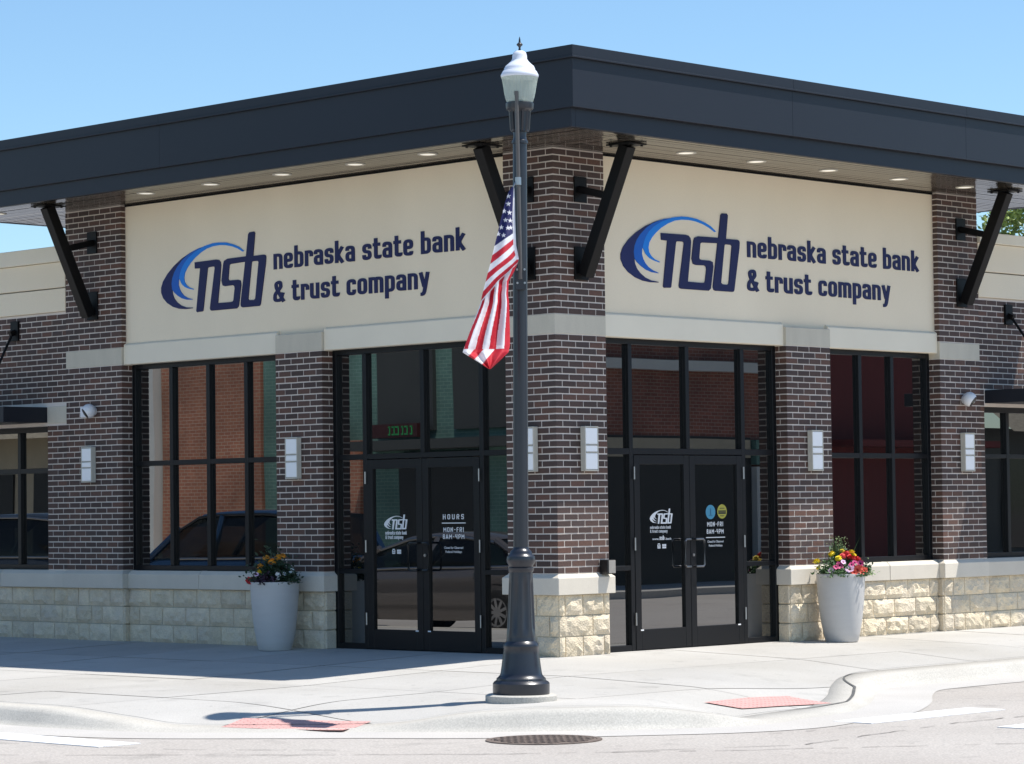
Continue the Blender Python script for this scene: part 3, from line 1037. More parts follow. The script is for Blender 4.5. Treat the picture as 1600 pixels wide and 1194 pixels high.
pull_loop('R', 2.182 - .045, dR1, -1, m='handle_metal')
pull_loop('L', 2.078 - .045, dL2, -1, m='black_plastic')
pull_loop('L', 2.085 + .045, dL1, 1, m='black_plastic')
for side, s, d in (('R', 2.225, dR2), ('L', 2.04, dL2)):
    mb = MB()
    c = Vector(P3(side, s, FO + .004, .985 if side == 'R' else 1.02)); n = Vector(P3(side, 0, 1, 0))
    mb.tube([c, c + n * .012], .016, 14)
    mb.build('lock', M['alu'], d)

# ------------------------------------------------------------------ lettering
def fillet(pts, r, closed=False, n=4):
    P = [Vector((p[0], p[1], 0)) for p in pts]
    out = []
    N = len(P)
    for i in range(N):
        if not closed and i in (0, N - 1):
            out.append(P[i]); continue
        a, b, c = P[i - 1], P[i], P[(i + 1) % N]
        d1 = (a - b); d2 = (c - b)
        rr = min(r, d1.length * .48, d2.length * .48)
        p0 = b + d1.normalized() * rr; p1 = b + d2.normalized() * rr
        for k in range(n + 1):
            t = k / n
            out.append(p0 * (1 - t) ** 2 + b * 2 * t * (1 - t) + p1 * t ** 2)
    return out
def ribbon(pts, w, closed=False):
    N = len(pts); L = []; R = []
    for i in range(N):
        if closed:
            a = pts[i - 1]; c = pts[(i + 1) % N]
        else:
            a = pts[max(i - 1, 0)]; c = pts[min(i + 1, N - 1)]
        b = pts[i]
        t1 = (b - a); t2 = (c - b)
        if t1.length < 1e-9: t1 = t2
        if t2.length < 1e-9: t2 = t1
        t1 = t1.normalized(); t2 = t2.normalized()
        n1 = Vector((-t1.y, t1.x, 0)); n2 = Vector((-t2.y, t2.x, 0))
        m_ = n1 + n2
        if m_.length < 1e-6: m_ = n1
        m_.normalize()
        k = w / 2 / max(.5, m_.dot(n1))
        L.append(b + m_ * k); R.append(b - m_ * k)
    return L, R
LOW = {
 'n': (.56, [([(.1, 0), (.1, 1)], 0), ([(.1, .9), (.46, .9), (.46, 0)], 0)]),
 'e': (.56, [([(.46, .26), (.46, .1), (.1, .1), (.1, .9), (.46, .9), (.46, .5), (.203, .5)], 0)]),
 'b': (.56, [([(.1, 0), (.1, 1.4)], 0), ([(.1, .1), (.46, .1), (.46, .9), (.1, .9)], 0)]),
 'r': (.46, [([(.1, 0), (.1, 1)], 0), ([(.1, .9), (.40, .9), (.40, .60)], 0)]),
 'a': (.56, [([(.1, .7), (.1, .9), (.46, .9), (.46, 0)], 0), ([(.46, .54), (.1, .54), (.1, .1), (.46, .1)], 0)]),
 's': (.54, [([(.44, .68), (.44, .9), (.1, .9), (.1, .52), (.44, .50), (.44, .1), (.1, .1), (.1, .32)], 0)]),
 'k': (.54, [([(.1, 0), (.1, 1.4)], 0), ([(.45, 1.0), (.16, .50), (.47, 0)], 0)]),
 't': (.46, [([(.16, 1.3), (.16, .1), (.40, .1), (.40, .24)], 0), ([(-.02, .9), (.42, .9)], 0)]),
 'u': (.56, [([(.1, 1), (.1, .1), (.46, .1)], 0), ([(.46, 1), (.46, 0)], 0)]),
 'c': (.55, [([(.45, .66), (.45, .9), (.1, .9), (.1, .1), (.45, .1), (.45, .34)], 0)]),
 'o': (.56, [([(.1, .1), (.46, .1), (.46, .9), (.1, .9)], 1)]),
 'm': (.86, [([(.1, 0), (.1, 1)], 0), ([(.1, .9), (.43, .9), (.43, 0)], 0), ([(.43, .9), (.76, .9), (.76, 0)], 0)]),
 'p': (.56, [([(.1, -.4), (.1, 1)], 0), ([(.1, .1), (.46, .1), (.46, .9), (.1, .9)], 0)]),
 'y': (.54, [([(.07, 1), (.27, .12)], 0), ([(.48, 1), (.27, -.2), (.2, -.33), (.06, -.33)], 0)]),
 '&': (.72, [([(.66, 0), (.2, .88), (.16, 1.2), (.46, 1.28), (.48, .96)], 0), ([(.49, 1.0), (.42, .86), (.1, .5), (.1, .1), (.40, .1)], 0), ([(.36, .1), (.46, .12), (.62, .58)], 0)]),
 'w': (.8, [([(.08, 1), (.22, 0), (.4, .9), (.58, 0), (.72, 1)], 0)]),
 '.': (.26, [([(.13, 0), (.13, .2)], 0)]),
 'H': (.66, [([(.1, 0), (.1, 1)], 0), ([(.56, 0), (.56, 1)], 0), ([(.1, .5), (.56, .5)], 0)]),
 'O': (.66, [([(.1, .08), (.56, .08), (.56, .92), (.1, .92)], 1)]),
 'U': (.66, [([(.1, 1), (.1, .08), (.56, .08), (.56, 1)], 0)]),
 'R': (.66, [([(.1, 0), (.1, .92), (.56, .92), (.56, .46), (.18, .46)], 0), ([(.3, .46), (.56, 0)], 0)]),
 'S': (.66, [([(.56, .72), (.56, .92), (.1, .92), (.1, .5), (.56, .5), (.56, .08), (.1, .08), (.1, .28)], 0)]),
 'M': (.82, [([(.1, 0), (.1, .97), (.41, .35), (.72, .97), (.72, 0)], 0)]),
 'N': (.68, [([(.1, 0), (.1, .97), (.58, .03), (.58, 1)], 0)]),
 'F': (.58, [([(.1, 0), (.1, .92), (.54, .92)], 0), ([(.1, .5), (.48, .5)], 0)]),
 'I': (.26, [([(.13, 0), (.13, 1)], 0)]),
 'A': (.7, [([(.06, 0), (.35, .98), (.64, 0)], 0), ([(.16, .3), (.54, .3)], 0)]),
 'P': (.64, [([(.1, 0), (.1, .92), (.55, .92), (.55, .42), (.18, .42)], 0)]),
 '8': (.64, [([(.12, .08), (.54, .08), (.54, .5), (.12, .5)], 1), ([(.14, .5), (.52, .5), (.52, .92), (.14, .92)], 1)]),
 '4': (.64, [([(.12, 1), (.1, .42), (.58, .42)], 0), ([(.5, 1), (.5, 0)], 0)]),
 '-': (.5, [([(.1, .5), (.4, .5)], 0)]),
}
def glyph_mesh(ch, st, sx, sz, thick, side, r=.17, back=0.0):
    """a letter as a solid of strokes, in facade axes with its left foot at the origin"""
    wdt, strokes = LOW[ch]
    mb = MB()
    for n, (pts, closed) in enumerate(strokes):
        pl = fillet(pts, r, bool(closed))
        L, R = ribbon(pl, st, bool(closed))
        N = len(pl)
        t = thick - n * .0004
        vs = []
        for (A, o) in ((L, t), (R, t), (L, back), (R, back)):
            for p in A:
                s = p.x * sx
                vs.append(P3(side, -s if side == 'L' else s, o, p.y * sz))
        fs = []
        rng_ = range(N) if closed else range(N - 1)
        for i in rng_:
            j = (i + 1) % N
            fs += [(i, j, N + j, N + i), (i, 2 * N + i, 2 * N + j, j), (N + i, N + j, 3 * N + j, 3 * N + i)]
        if not closed:
            fs += [(0, N, 3 * N, 2 * N), (N - 1, 3 * N - 1, 4 * N - 1, 2 * N - 1)]
        mb.add(vs, fs)
    return mb, wdt
def text_len(txt, gap=.11, sp=.36):
    return sum((sp if c == ' ' else LOW[c][0] + gap) for c in txt) - gap
def place_text(txt, side, s0, s1, z, xh, o, parent, m, st=.2, gap=.11, sp=.36, thick=.009, joined=None, back=0.0, name='letter'):
    """lay txt between s0 (left end) and s1 (right end); one object per letter, or one joined object"""
    k = abs(s1 - s0) / text_len(txt, gap, sp)
    x = 0
    J = MB()
    for c in txt:
        if c == ' ':
            x += sp; continue
        mb, wd = glyph_mesh(c, st, k, xh, thick, side, back=back)
        s = s0 + (-x if side == 'L' else x) * k
        loc = P3(side, s, o, z)
        if joined:
            J.add([(v[0] + loc[0], v[1] + loc[1], v[2] + loc[2]) for v in mb.v], mb.f)
        else:
            mb.build(name, m, parent, loc)
        x += wd + gap
    if joined:
        return J.build(joined, m, parent)

LOGO=dict(navy=[(0.693, 0.721), (0.533, 0.679), (0.387, 0.626), (0.242, 0.552), (0.124, 0.471), (0.038, 0.388), (0.001, 0.317), (0.001, 0.261), (0.04, 0.194), (0.11, 0.137), (0.219, 0.086), (0.335, 0.057), (0.452, 0.046), (0.582, 0.049), (0.582, 0.056), (0.466, 0.066), (0.375, 0.092), (0.298, 0.134), (0.247, 0.179), (0.219, 0.229), (0.21, 0.285), (0.201, 0.35), (0.213, 0.411), (0.247, 0.474), (0.307, 0.538), (0.4, 0.609), (0.493, 0.659), (0.613, 0.701)],
 mid=[(0.693, 0.721), (0.613, 0.701), (0.493, 0.659), (0.4, 0.609), (0.307, 0.538), (0.247, 0.474), (0.213, 0.411), (0.201, 0.35), (0.21, 0.285), (0.248, 0.248), (0.312, 0.208), (0.39, 0.173), (0.481, 0.152), (0.583, 0.146), (0.58, 0.152), (0.495, 0.172), (0.43, 0.201), (0.378, 0.242), (0.347, 0.284), (0.328, 0.331), (0.332, 0.383), (0.346, 0.428), (0.36, 0.463), (0.391, 0.517), (0.439, 0.572), (0.519, 0.63), (0.639, 0.686), (0.813, 0.738)],
 light=[(0.813, 0.742), (0.961, 0.762), (1.069, 0.763), (1.205, 0.753), (1.34, 0.721), (1.436, 0.687), (1.521, 0.636), (1.496, 0.631), (1.408, 0.672), (1.312, 0.702), (1.19, 0.725), (1.082, 0.733), (0.96, 0.728), (0.853, 0.711), (0.745, 0.675), (0.637, 0.624), (0.557, 0.571), (0.49, 0.514), (0.446, 0.46), (0.432, 0.406), (0.44, 0.359), (0.472, 0.321), (0.524, 0.289), (0.609, 0.265), (0.602, 0.26), (0.524, 0.274), (0.445, 0.298), (0.387, 0.338), (0.349, 0.393), (0.34, 0.405), (0.36, 0.463), (0.391, 0.517), (0.439, 0.572), (0.519, 0.63), (0.639, 0.686)],
 ns=[(0.63, 0.569), (1.024, 0.573), (1.071, 0.567), (1.1, 0.542), (1.11, 0.507), (1.093, 0.364), (1.047, 0.081), (1.283, 0.079), (1.318, 0.085), (1.328, 0.101), (1.351, 0.227), (1.345, 0.253), (1.322, 0.266), (1.179, 0.263), (1.136, 0.274), (1.115, 0.33), (1.151, 0.518), (1.166, 0.55), (1.227, 0.569), (1.557, 0.574), (1.542, 0.514), (1.28, 0.506), (1.259, 0.494), (1.238, 0.346), (1.243, 0.328), (1.269, 0.322), (1.413, 0.321), (1.456, 0.308), (1.466, 0.26), (1.419, 0.025), (1.384, 0.001), (0.936, 0.001), (0.911, 0.01), (0.903, 0.032), (0.995, 0.474), (0.992, 0.493), (0.971, 0.499), (0.881, 0.496), (0.867, 0.484), (0.78, 0.013), (0.766, 0.003), (0.669, -0.001), (0.653, 0.012), (0.73, 0.494), (0.634, 0.497)],
 b=[(1.622, 0.837), (1.7, 0.84), (1.719, 0.822), (1.682, 0.569), (1.871, 0.57), (1.9, 0.562), (1.909, 0.54), (1.903, 0.481), (1.807, 0.03), (1.796, 0.011), (1.772, 0.006), (1.494, 0.006), (1.463, 0.017), (1.454, 0.045), (1.459, 0.081), (1.542, 0.514), (1.557, 0.574), (1.599, 0.818)],
 bh=[(1.669, 0.51), (1.761, 0.509), (1.778, 0.497), (1.714, 0.093), (1.69, 0.078), (1.609, 0.081), (1.589, 0.096), (1.655, 0.498)])
def plate(outlines, side, s0, z0, k, o, thick, name, m, parent, kz=None):
    """flat cut-out plate from outlines (first = outline, others = holes)"""
    kz = kz or k
    cu = bpy.data.curves.new(name, 'CURVE')
    cu.dimensions = '2D'; cu.fill_mode = 'BOTH'; cu.extrude = thick / 2
    for pts in outlines:
        sp = cu.splines.new('POLY'); sp.points.add(len(pts) - 1)
        for q, p in zip(sp.points, pts):
            q.co = (p[0], p[1], 0, 1)
        sp.use_cyclic_u = True
    tmp = bpy.data.objects.new('tmp', cu)
    COL.objects.link(tmp)
    dg = bpy.context.evaluated_depsgraph_get()
    me = bpy.data.meshes.new_from_object(tmp.evaluated_get(dg))
    bpy.data.objects.remove(tmp); bpy.data.curves.remove(cu)
    for v in me.vertices:
        x, y, h = v.co
        v.co = P3(side, s0 + (-x * k if side == 'L' else x * k), o + thick / 2 + h, z0 + y * kz)
    me.name = name
    me.materials.clear(); me.materials.append(m)
    return link(name, me, parent)

def sign(side, s0, kx, label):
    t = thing('wall_sign', label, 'sign', group='bank name signs on the cream panels')
    o = -.069
    z0 = 3.77
    plate([LOGO['navy']], side, s0, z0, kx, o, .008, 'swoosh', M['swoosh_navy'], t, 1)['label'] = 'dark navy outer swoosh'
    plate([LOGO['mid']], side, s0, z0, kx, o, .0085, 'swoosh', M['swoosh_blue'], t, 1)['label'] = 'mid blue middle swoosh'
    plate([LOGO['light']], side, s0, z0, kx, o, .009, 'swoosh', M['swoosh_light'], t, 1)['label'] = 'light blue long swoosh'
    plate([LOGO['ns']], side, s0, z0, kx, o, .0095, 'logo_letter', M['letter'], t, 1)
    plate([LOGO['b'], LOGO['bh']], side, s0, z0, kx, o, .0098, 'logo_letter', M['letter'], t, 1)
    sg = -1 if side == 'L' else 1
    place_text('nebraska state bank', side, s0 + sg * 2.037 * kx, s0 + sg * 5.14 * kx, 4.163, .171, o, t, M['letter'])
    place_text('& trust company', side, s0 + sg * 2.027 * kx, s0 + sg * 4.575 * kx, 3.801, .172, o, t, M['letter'])
    return t
sign('R', 1.064, 1.0, 'blue bank logo and lettering on the sunnier cream panel right of the corner pier')
sign('L', 6.274, .966, 'blue bank logo and lettering on the cream panel left of the street lamp')

# door lettering
def decal_logo(side, s, z, k, dr, o):
    kk = k
    for key in ('navy', 'mid', 'light', 'ns'):
        plate([LOGO[key]], side, s, z, kk, o, .0012 + .0003 * ('navy', 'mid', 'light', 'ns').index(key), 'logo_decal', M['decal'], dr, kk)
    plate([LOGO['b'], LOGO['bh']], side, s, z, kk, o, .0028, 'logo_decal', M['decal'], dr, kk)
GD = FO + .004 - .027     # door glass face
def dec(txt, side, s0, s1, z, h, dr, st=.15, gap=.13, sp=.4):
    place_text(txt, side, s0, s1, z, h, GD, dr, M['decal'], st, gap, sp, .0015, 'lettering', 0.0)
decal_logo('L', 2.69, 1.292, .187, dL1, GD)
dec('nebraska state bank', 'L', 2.672, 2.345, 1.238, .028, dL1, .2)
dec('& trust company', 'L', 2.672, 2.40, 1.192, .028, dL1, .2)
dec('HOURS', 'L', 1.80, 1.488, 1.393, .053, dL2, .15, .40)
dec('MON-FRI', 'L', 1.795, 1.492, 1.262, .049, dL2, .16, .22)
dec('8AM-4PM', 'L', 1.805, 1.485, 1.190, .049, dL2, .16, .22)
def rule(side, s0, s1, z, dr):
    mb = MB(); mb.fbox(side, min(s0, s1), max(s0, s1), GD, GD + .0015, z, z + .009)
    mb.build('rule_line', M['decal'], dr)
rule('L', 1.815, 1.466, 1.35, dL2)
def bfont(txt, side, s0, z, h, dr, m, width=None):
    cu = bpy.data.curves.new('t', 'FONT'); cu.body = txt; cu.size = 1; cu.align_x = 'CENTER'; cu.offset = 0.01
    tmp = bpy.data.objects.new('tmp', cu); COL.objects.link(tmp)
    dg = bpy.context.evaluated_depsgraph_get()
    me = bpy.data.meshes.new_from_object(tmp.evaluated_get(dg))
    bpy.data.objects.remove(tmp); bpy.data.curves.remove(cu)
    xs_ = [v.co.x for v in me.vertices]
    kx = (width / (max(xs_) - min(xs_))) if width else h
    for v in me.vertices:
        x, y, _ = v.co
        v.co = P3(side, s0 + (-x if side == 'L' else x) * kx, GD + .0015, z + y * h)
    me.materials.clear(); me.materials.append(m); me.name = 'lettering'
    return link('lettering', me, dr)
bfont('Closed for Observed', 'L', 1.645, 1.088, .034, dL2, M['decal'], .28)
bfont('Federal Holidays', 'L', 1.645, 1.046, .034, dL2, M['decal'], .24)
decal_logo('R', 1.576, 1.318, .187, dR1, GD)
dec('nebraska state bank', 'R', 1.578, 1.905, 1.266, .024, dR1)
dec('& trust company', 'R', 1.578, 1.85, 1.226, .024, dR1)
bfont('www.', 'R', 1.665, 1.150, .036, dR1, M['decal'], .11)
dec('nsb', 'R', 1.725, 1.80, 1.150, .034, dR1, .22)
bfont('.bank', 'R', 1.86, 1.150, .036, dR1, M['decal'], .10)
def icons(side, s, z, dr):
    mb = MB(); sg = -1 if side == 'L' else 1
    # little house with equal bars, and a small oblong stamp
    def bx(a, b, z0, z1): mb.fbox(side, min(s + sg * a, s + sg * b), max(s + sg * a, s + sg * b), GD, GD + .0015, z0, z1)
    bx(0, .045, z, z + .012); bx(0, .012, z + .014, z + .04); bx(.033, .045, z + .014, z + .04); bx(.006, .039, z + .042, z + .052); bx(.016, .029, z + .018, z + .03)
    bx(.075, .135, z, z + .018); bx(.075, .1, z + .021, z + .044); bx(.105, .135, z + .021, z + .044)
    mb.build('icon', M['decal'], dr)
icons('R', 1.69, 1.062, dR1)
icons('L', 2.57, 1.035, dL1)
def oval(side, s, z, rx, rz, m, dr, lines):
    mb = MB()
    n = 28
    vs = [P3(side, s + rx * math.cos(2 * math.pi * k / n), GD + .001, z + rz * math.sin(2 * math.pi * k / n)) for k in range(n)]
    vs += [P3(side, s + rx * math.cos(2 * math.pi * k / n), GD, z + rz * math.sin(2 * math.pi * k / n)) for k in range(n)]
    mb.add(vs, [tuple(range(n))] + [(k, (k + 1) % n, n + (k + 1) % n, n + k) for k in range(n)])
    o = mb.build('round_sticker', m, dr)
    mb = MB()
    for (a, b, c, d) in lines:
        mb.fbox(side, s + a * rx, s + b * rx, GD + .0012, GD + .0018, z + c * rz, z + d * rz)
    mb.build('sticker_print', M['dark_hole'] if m is M['decal_yellow'] else mat('blue_print', (.02, .14, .24), .5), dr)
oval('R', 2.548, 1.432, .078, .076, M['decal_blue'], dR2, [(-.12, .12, -.4, .5), (-.4, .4, -.52, -.42)])
oval('R', 2.738, 1.436, .078, .076, M['decal_yellow'], dR2, [(-.8, .8, -.35, -.1), (-.8, .8, -.05, .15), (-.5, .5, .4, .5), (-.4, .4, -.66, -.56)])
dec('MON-FRI', 'R', 2.49, 2.752, 1.279, .049, dR2, .16, .22)
dec('8AM-4PM', 'R', 2.48, 2.758, 1.202, .049, dR2, .16, .22)
rule('R', 2.468, 2.78, 1.158, dR2)
bfont('Closed for Observed', 'R', 2.622, 1.108, .034, dR2, M['decal'], .26)
bfont('Federal Holidays', 'R', 2.622, 1.066, .034, dR2, M['decal'], .22)

# ------------------------------------------------------------------ roof
EL, ER = .97, 1.165
OL, OR = 1.01, 1.225
RX1, RY1 = 8.8, 9.5
ZF1, ZF2 = 5.858, 5.272
mb = MB()
mb.box(-EL + .06, RX1 - .06, -ER + .06, RY1 - .06, ZT + .03, ZF1 - .05)
roof = mb.build('roof', M['roofing'], B)
def frect(x0, x1, y0, y1, z0, z1, t):
    """closed band round a rectangle, wall thickness t"""
    m_ = MB()
    m_.box(x0, x0 + t, y0, y1, z0, z1); m_.box(x1 - t, x1, y0, y1, z0, z1)
    m_.box(x0 + t, x1 - t, y0, y0 + t, z0, z1); m_.box(x0 + t, x1 - t, y1 - t, y1, z0, z1)
    return m_
frect(-EL, RX1 - .04, -ER, RY1 - .04, ZT - .004, ZF2 + .02, .06).build('fascia_band', M['fascia'], roof, bevel=.003)
# upper fascia, in lengths with fine seams
def plan(mb_, q, z0, z1):
    mb_.add([(x, y, z0) for x, y in q] + [(x, y, z1) for x, y in q], [(3, 2, 1, 0), (4, 5, 6, 7), (0, 1, 5, 4), (1, 2, 6, 5), (2, 3, 7, 6), (3, 0, 4, 7)])
def fascia_len(side, a, b, first):
    def piece(mb_, o0, o1, z0, z1):
        # o0 = outer face proud of the fascia line, o1 = inner face; the corner end is mitred
        if side == 'L':
            ya, yb = (-OR - o0, -OR + o1) if first else (a, a)
            plan(mb_, [(-OL - o0, ya), (-OL + o1, yb), (-OL + o1, b), (-OL - o0, b)], z0, z1)
        else:
            xa, xb = (-OL - o0, -OL + o1) if first else (a, a)
            plan(mb_, [(xa, -OR - o0), (b, -OR - o0), (b, -OR + o1), (xb, -OR + o1)], z0, z1)
    m_ = MB(); piece(m_, 0, .08, ZF2, ZF1 - .105)
    m_.build('fascia_panel', M['fascia'], roof, bevel=.002)
    t = MB(); piece(t, .018, .12, ZF1 - .105, ZF1); piece(t, .036, -.016, ZF1 - .122, ZF1 - .1055)
    t.build('roof_trim', M['fascia'], roof, bevel=.002)
y = -OR
for b in (4.95, 8.0, RY1 + .018):
    fascia_len('L', y, b - .0012, y == -OR); y = b
x = -OL
for b in (2.3, 5.35, 8.4, RX1 + .018):
    fascia_len('R', x, b - .0012, x == -OL); x = b
m_ = MB(); m_.box(-OL + .1, RX1, RY1 - .08, RY1, ZF2, ZF1); m_.box(RX1 - .08, RX1, -OR + .1, RY1 - .08, ZF2, ZF1)
m_.build('fascia_panel', M['fascia'], roof)
# soffit planks (too narrow to tell apart singly): grooved strips
m_ = MB()
def sof(x0, x1, y0, y1, along):
    if along == 'y':
        n = max(1, round((x1 - x0) / .1)); w_ = (x1 - x0) / n
        for k in range(n):
            a = x0 + k * w_
            dz = random.uniform(-.0024, .0024); dy = random.uniform(-.0018, .0018)
            m_.add([(a + .0055, y0, ZT + dz), (a + w_ - .0055, y0, ZT + dy), (a + w_ - .0055, y1, ZT - dz), (a + .0055, y1, ZT - dy)], [(0, 1, 2, 3)])
    else:
        n = max(1, round((y1 - y0) / .1)); w_ = (y1 - y0) / n
        for k in range(n):
            a = y0 + k * w_
            dz = random.uniform(-.0024, .0024); dy = random.uniform(-.0018, .0018)
            m_.add([(x0, a + .0055, ZT + dz), (x1, a + .0055, ZT - dy), (x1, a + w_ - .0055, ZT - dz), (x0, a + w_ - .0055, ZT + dy)], [(0, 1, 2, 3)])
sof(-EL + .06, .072, -ER + .06, RY1 - .1, 'y')
sof(.074, RX1 - .1, -ER + .06, .072, 'x')
sof(.074, 9.0 - .3, 8.0, RY1 - .1, 'y')
sof(7.28, RX1 - .1, .074, 7.99, 'x')
tag(m_.build('soffit', M['soffit'], roof), kind='stuff')
m_ = MB(); m_.box(-EL + .055, RX1 - .1, -ER + .055, RY1 - .1, ZT + .004, ZT + .03)
m_.build('soffit_backing', M['steel'], roof)
# recessed downlights
for x, y in [(-.54, v) for v in (5.78, 4.648, 3.463, 2.312, 1.228)] + [(v, -.54) for v in (1.416, 2.542, 3.765, 5.03, 6.284)] + [(-.54, 8.6), (8.1, -.54)]:
    m_ = MB()
    m_.lathe([(.105, ZT + .003), (.105, ZT - .007), (.088, ZT - .009), (.080, ZT - .003), (.08, ZT + .003)], 24, (x, y, 0), cap=False)
    d_ = m_.build('downlight', M['lamp_metal'], roof, smooth=True)
    m_ = MB(); m_.lathe([(.079, ZT - .0035), (.079, ZT + .002)], 24, (x, y, 0))
    m_.build('lens', M['downlight'], d_)

# core walls of the main volume and wings
m_ = MB()
m_.box(.36, 7.2, .36, 7.92, -.2, ZT - .01)
m_.build('wall', M['eifs'], B)
m_ = MB()
m_.fbox('L', 8.0, 24, -6.5, -.46, -.2, 4.45)
m_.build('wing_roof', M['roofing'], B)
m_ = MB()
m_.box(7.285, 24, .46, 7.9, -.2, 4.4)
m_.build('wing_roof', M['roofing'], B)
for side, s0, s1 in (('L', .692, 6.929), ('R', .747, 6.483)):
    m_ = MB(); m_.fbox(side, s0, s1, -.071, -.055, ZT - .022, ZT - .003)
    m_.build('soffit_trim', M['steel'], B)
# cream parapets of the wings with reveals and coping
def parapet(side, s0, s1, z0, z1, z2, z3):
    for (a, b, o) in ((z0, z1 - .012, .01), (z1, z2 - .004, .012)):
        m_ = MB(); m_.fbox(side, s0, s1, -.45, o, a, b); m_.build('parapet', M['eifs'], B, bevel=.005)
    m_ = MB(); m_.fbox(side, s0, s1, -.5, .045, z2, z3); m_.build('coping', M['lintel'], B, bevel=.006)
parapet('L', 7.995, 24, 3.918, 4.206, 4.515, 4.70)
parapet('R', 7.28, 24, 3.916, 4.222, 4.56, 4.685)
# canopies over the wing windows with tie rods
def canopy(side, s0, s1, z0, z1, out):
    m_ = MB()
    m_.fbox(side, s0, s1, -.05, out, z0, z1)
    c = m_.build('canopy', M['fascia'], B, bevel=.004)
    for s in (s0 + (.62 if side == 'L' else .50), s0 + 2.4):
        m_ = MB(); m_.fbox(side, s - .075, s + .075, WO, .012, 3.61, 3.85)
        m_.build('tie_plate', M['steel'], c, bevel=.003)
        m_ = MB(); m_.beam(P3(side, s, .0, 3.72), P3(side, s, .07, 3.69), .05, .06, (0, 0, 1)); m_.tube([P3(side, s, .03, 3.71), P3(side, s, out - .1, z1)], .016, 8)
        m_.build('tie_rod', M['steel'], c)
canopy('L', 8.40, 23, 2.60, 2.785, .62)
canopy('R', 7.40, 23, 2.665, 2.82, .80)

# steel brackets under the eaves
def bracket(side, s, zl=3.95, zs=4.69, out=.66):
    m_ = MB()
    m_.beam(P3(side, s, .07, zl - .13), P3(side, s, out, ZT - .022), .125, .125, P3(side, 1, 0, 0))
    b = m_.build('bracket', M['steel'], B, bevel=.004)
    for z0, z1, w_ in ((zl - .17, zl + .16, .10), (zs - .13, zs + .13, .09)):
        m_ = MB(); m_.fbox(side, s - w_, s + w_, .004, .024, z0, z1); m_.build('plate', M['steel'], b, bevel=.003)
    t = (zs - .12 - (zl - .13)) / (ZT - .022 - zl + .13)
    so = .07 + (out - .07) * t
    m_ = MB(); m_.beam(P3(side, s, .024, zs), P3(side, s, so, zs - .10), .07, .09, P3(side, 1, 0, 0)); m_.build('strut', M['steel'], b, bevel=.003)
    m_ = MB(); m_.fbox(side, s - .13, s + .13, out - .17, out + .14, ZT - .022, ZT - .006)
    for i in (-1, 1):
        for j in (-.13, .10):
            c = P3(side, s + i * .1, out + j, 0)
            m_.lathe([(.014, ZT - .034), (.014, ZT - .022)], 8, (c[0], c[1], 0))
    m_.build('plate', M['steel'], b)
bracket('R', .385); bracket('L', .345); bracket('L', 7.46); bracket('R', 6.93)

# ------------------------------------------------------------------ wall lamps, cameras, box
def sconce(side, s, z0, z1, label):
    t = thing('wall_lamp', label, 'wall lamp', P3(side, s, .006, (z0 + z1) / 2), 'box wall lamps on the brick piers')
    h = (z1 - z0) / 2
    def bx(a, b, o0, o1, c, d, name, m, bev=.003):
        m_ = MB(); m_.fbox(side, a, b, o0, o1, c, d); return m_.build(name, m, t, bevel=bev)
    W = .098; D = .07
    bx(-W, W, 0, .02, -h, h, 'back_plate', M['lamp_metal'])
    bx(-W, W, .02, D, h - .012, h, 'cap', M['lamp_metal'])
    bx(-W, W, .02, D, -h, -h + .012, 'cap', M['lamp_metal'])
    for a in (-W, W - .009):
        bx(a, a + .009, .02, D - .001, -h + .012, h - .012, 'side_panel', M['lamp_metal'])
    k = (2 * h - .024)
    zz = -h + .012
    for fr in (.405, .17, .405):
        hh = k * fr
        bx(-W + .0095, W - .0095, .02, D - .004, zz + .004, zz + hh - .004, 'diffuser', M['diffuser'], .006)
        zz += hh + k * .01
    for q in (.41, .59):
        bx(-W + .0095, W - .0095, .02, D - .0005, -h + .012 + k * q - .0032, -h + .012 + k * q + .0032, 'bar', M['lamp_metal'], .001)
sconce('L', 7.525, 1.87, 2.285, 'white box wall lamp on the far left brick pier, below the security camera')
sconce('L', 3.895, 1.85, 2.30, 'white box wall lamp on the pier between the left window and the shaded entrance')
sconce('L', .345, 1.86, 2.31, 'white box wall lamp half hidden behind the street lamp post')
sconce('R', .44, 1.86, 2.31, 'white box wall lamp on the corner pier, just right of the street lamp post')
sconce('R', 4.09, 1.865, 2.31, 'white box wall lamp on the pier above the sunny flower planter')
sconce('R', 6.95, 1.86, 2.31, 'white box wall lamp on the far right brick pier, below the dome camera')

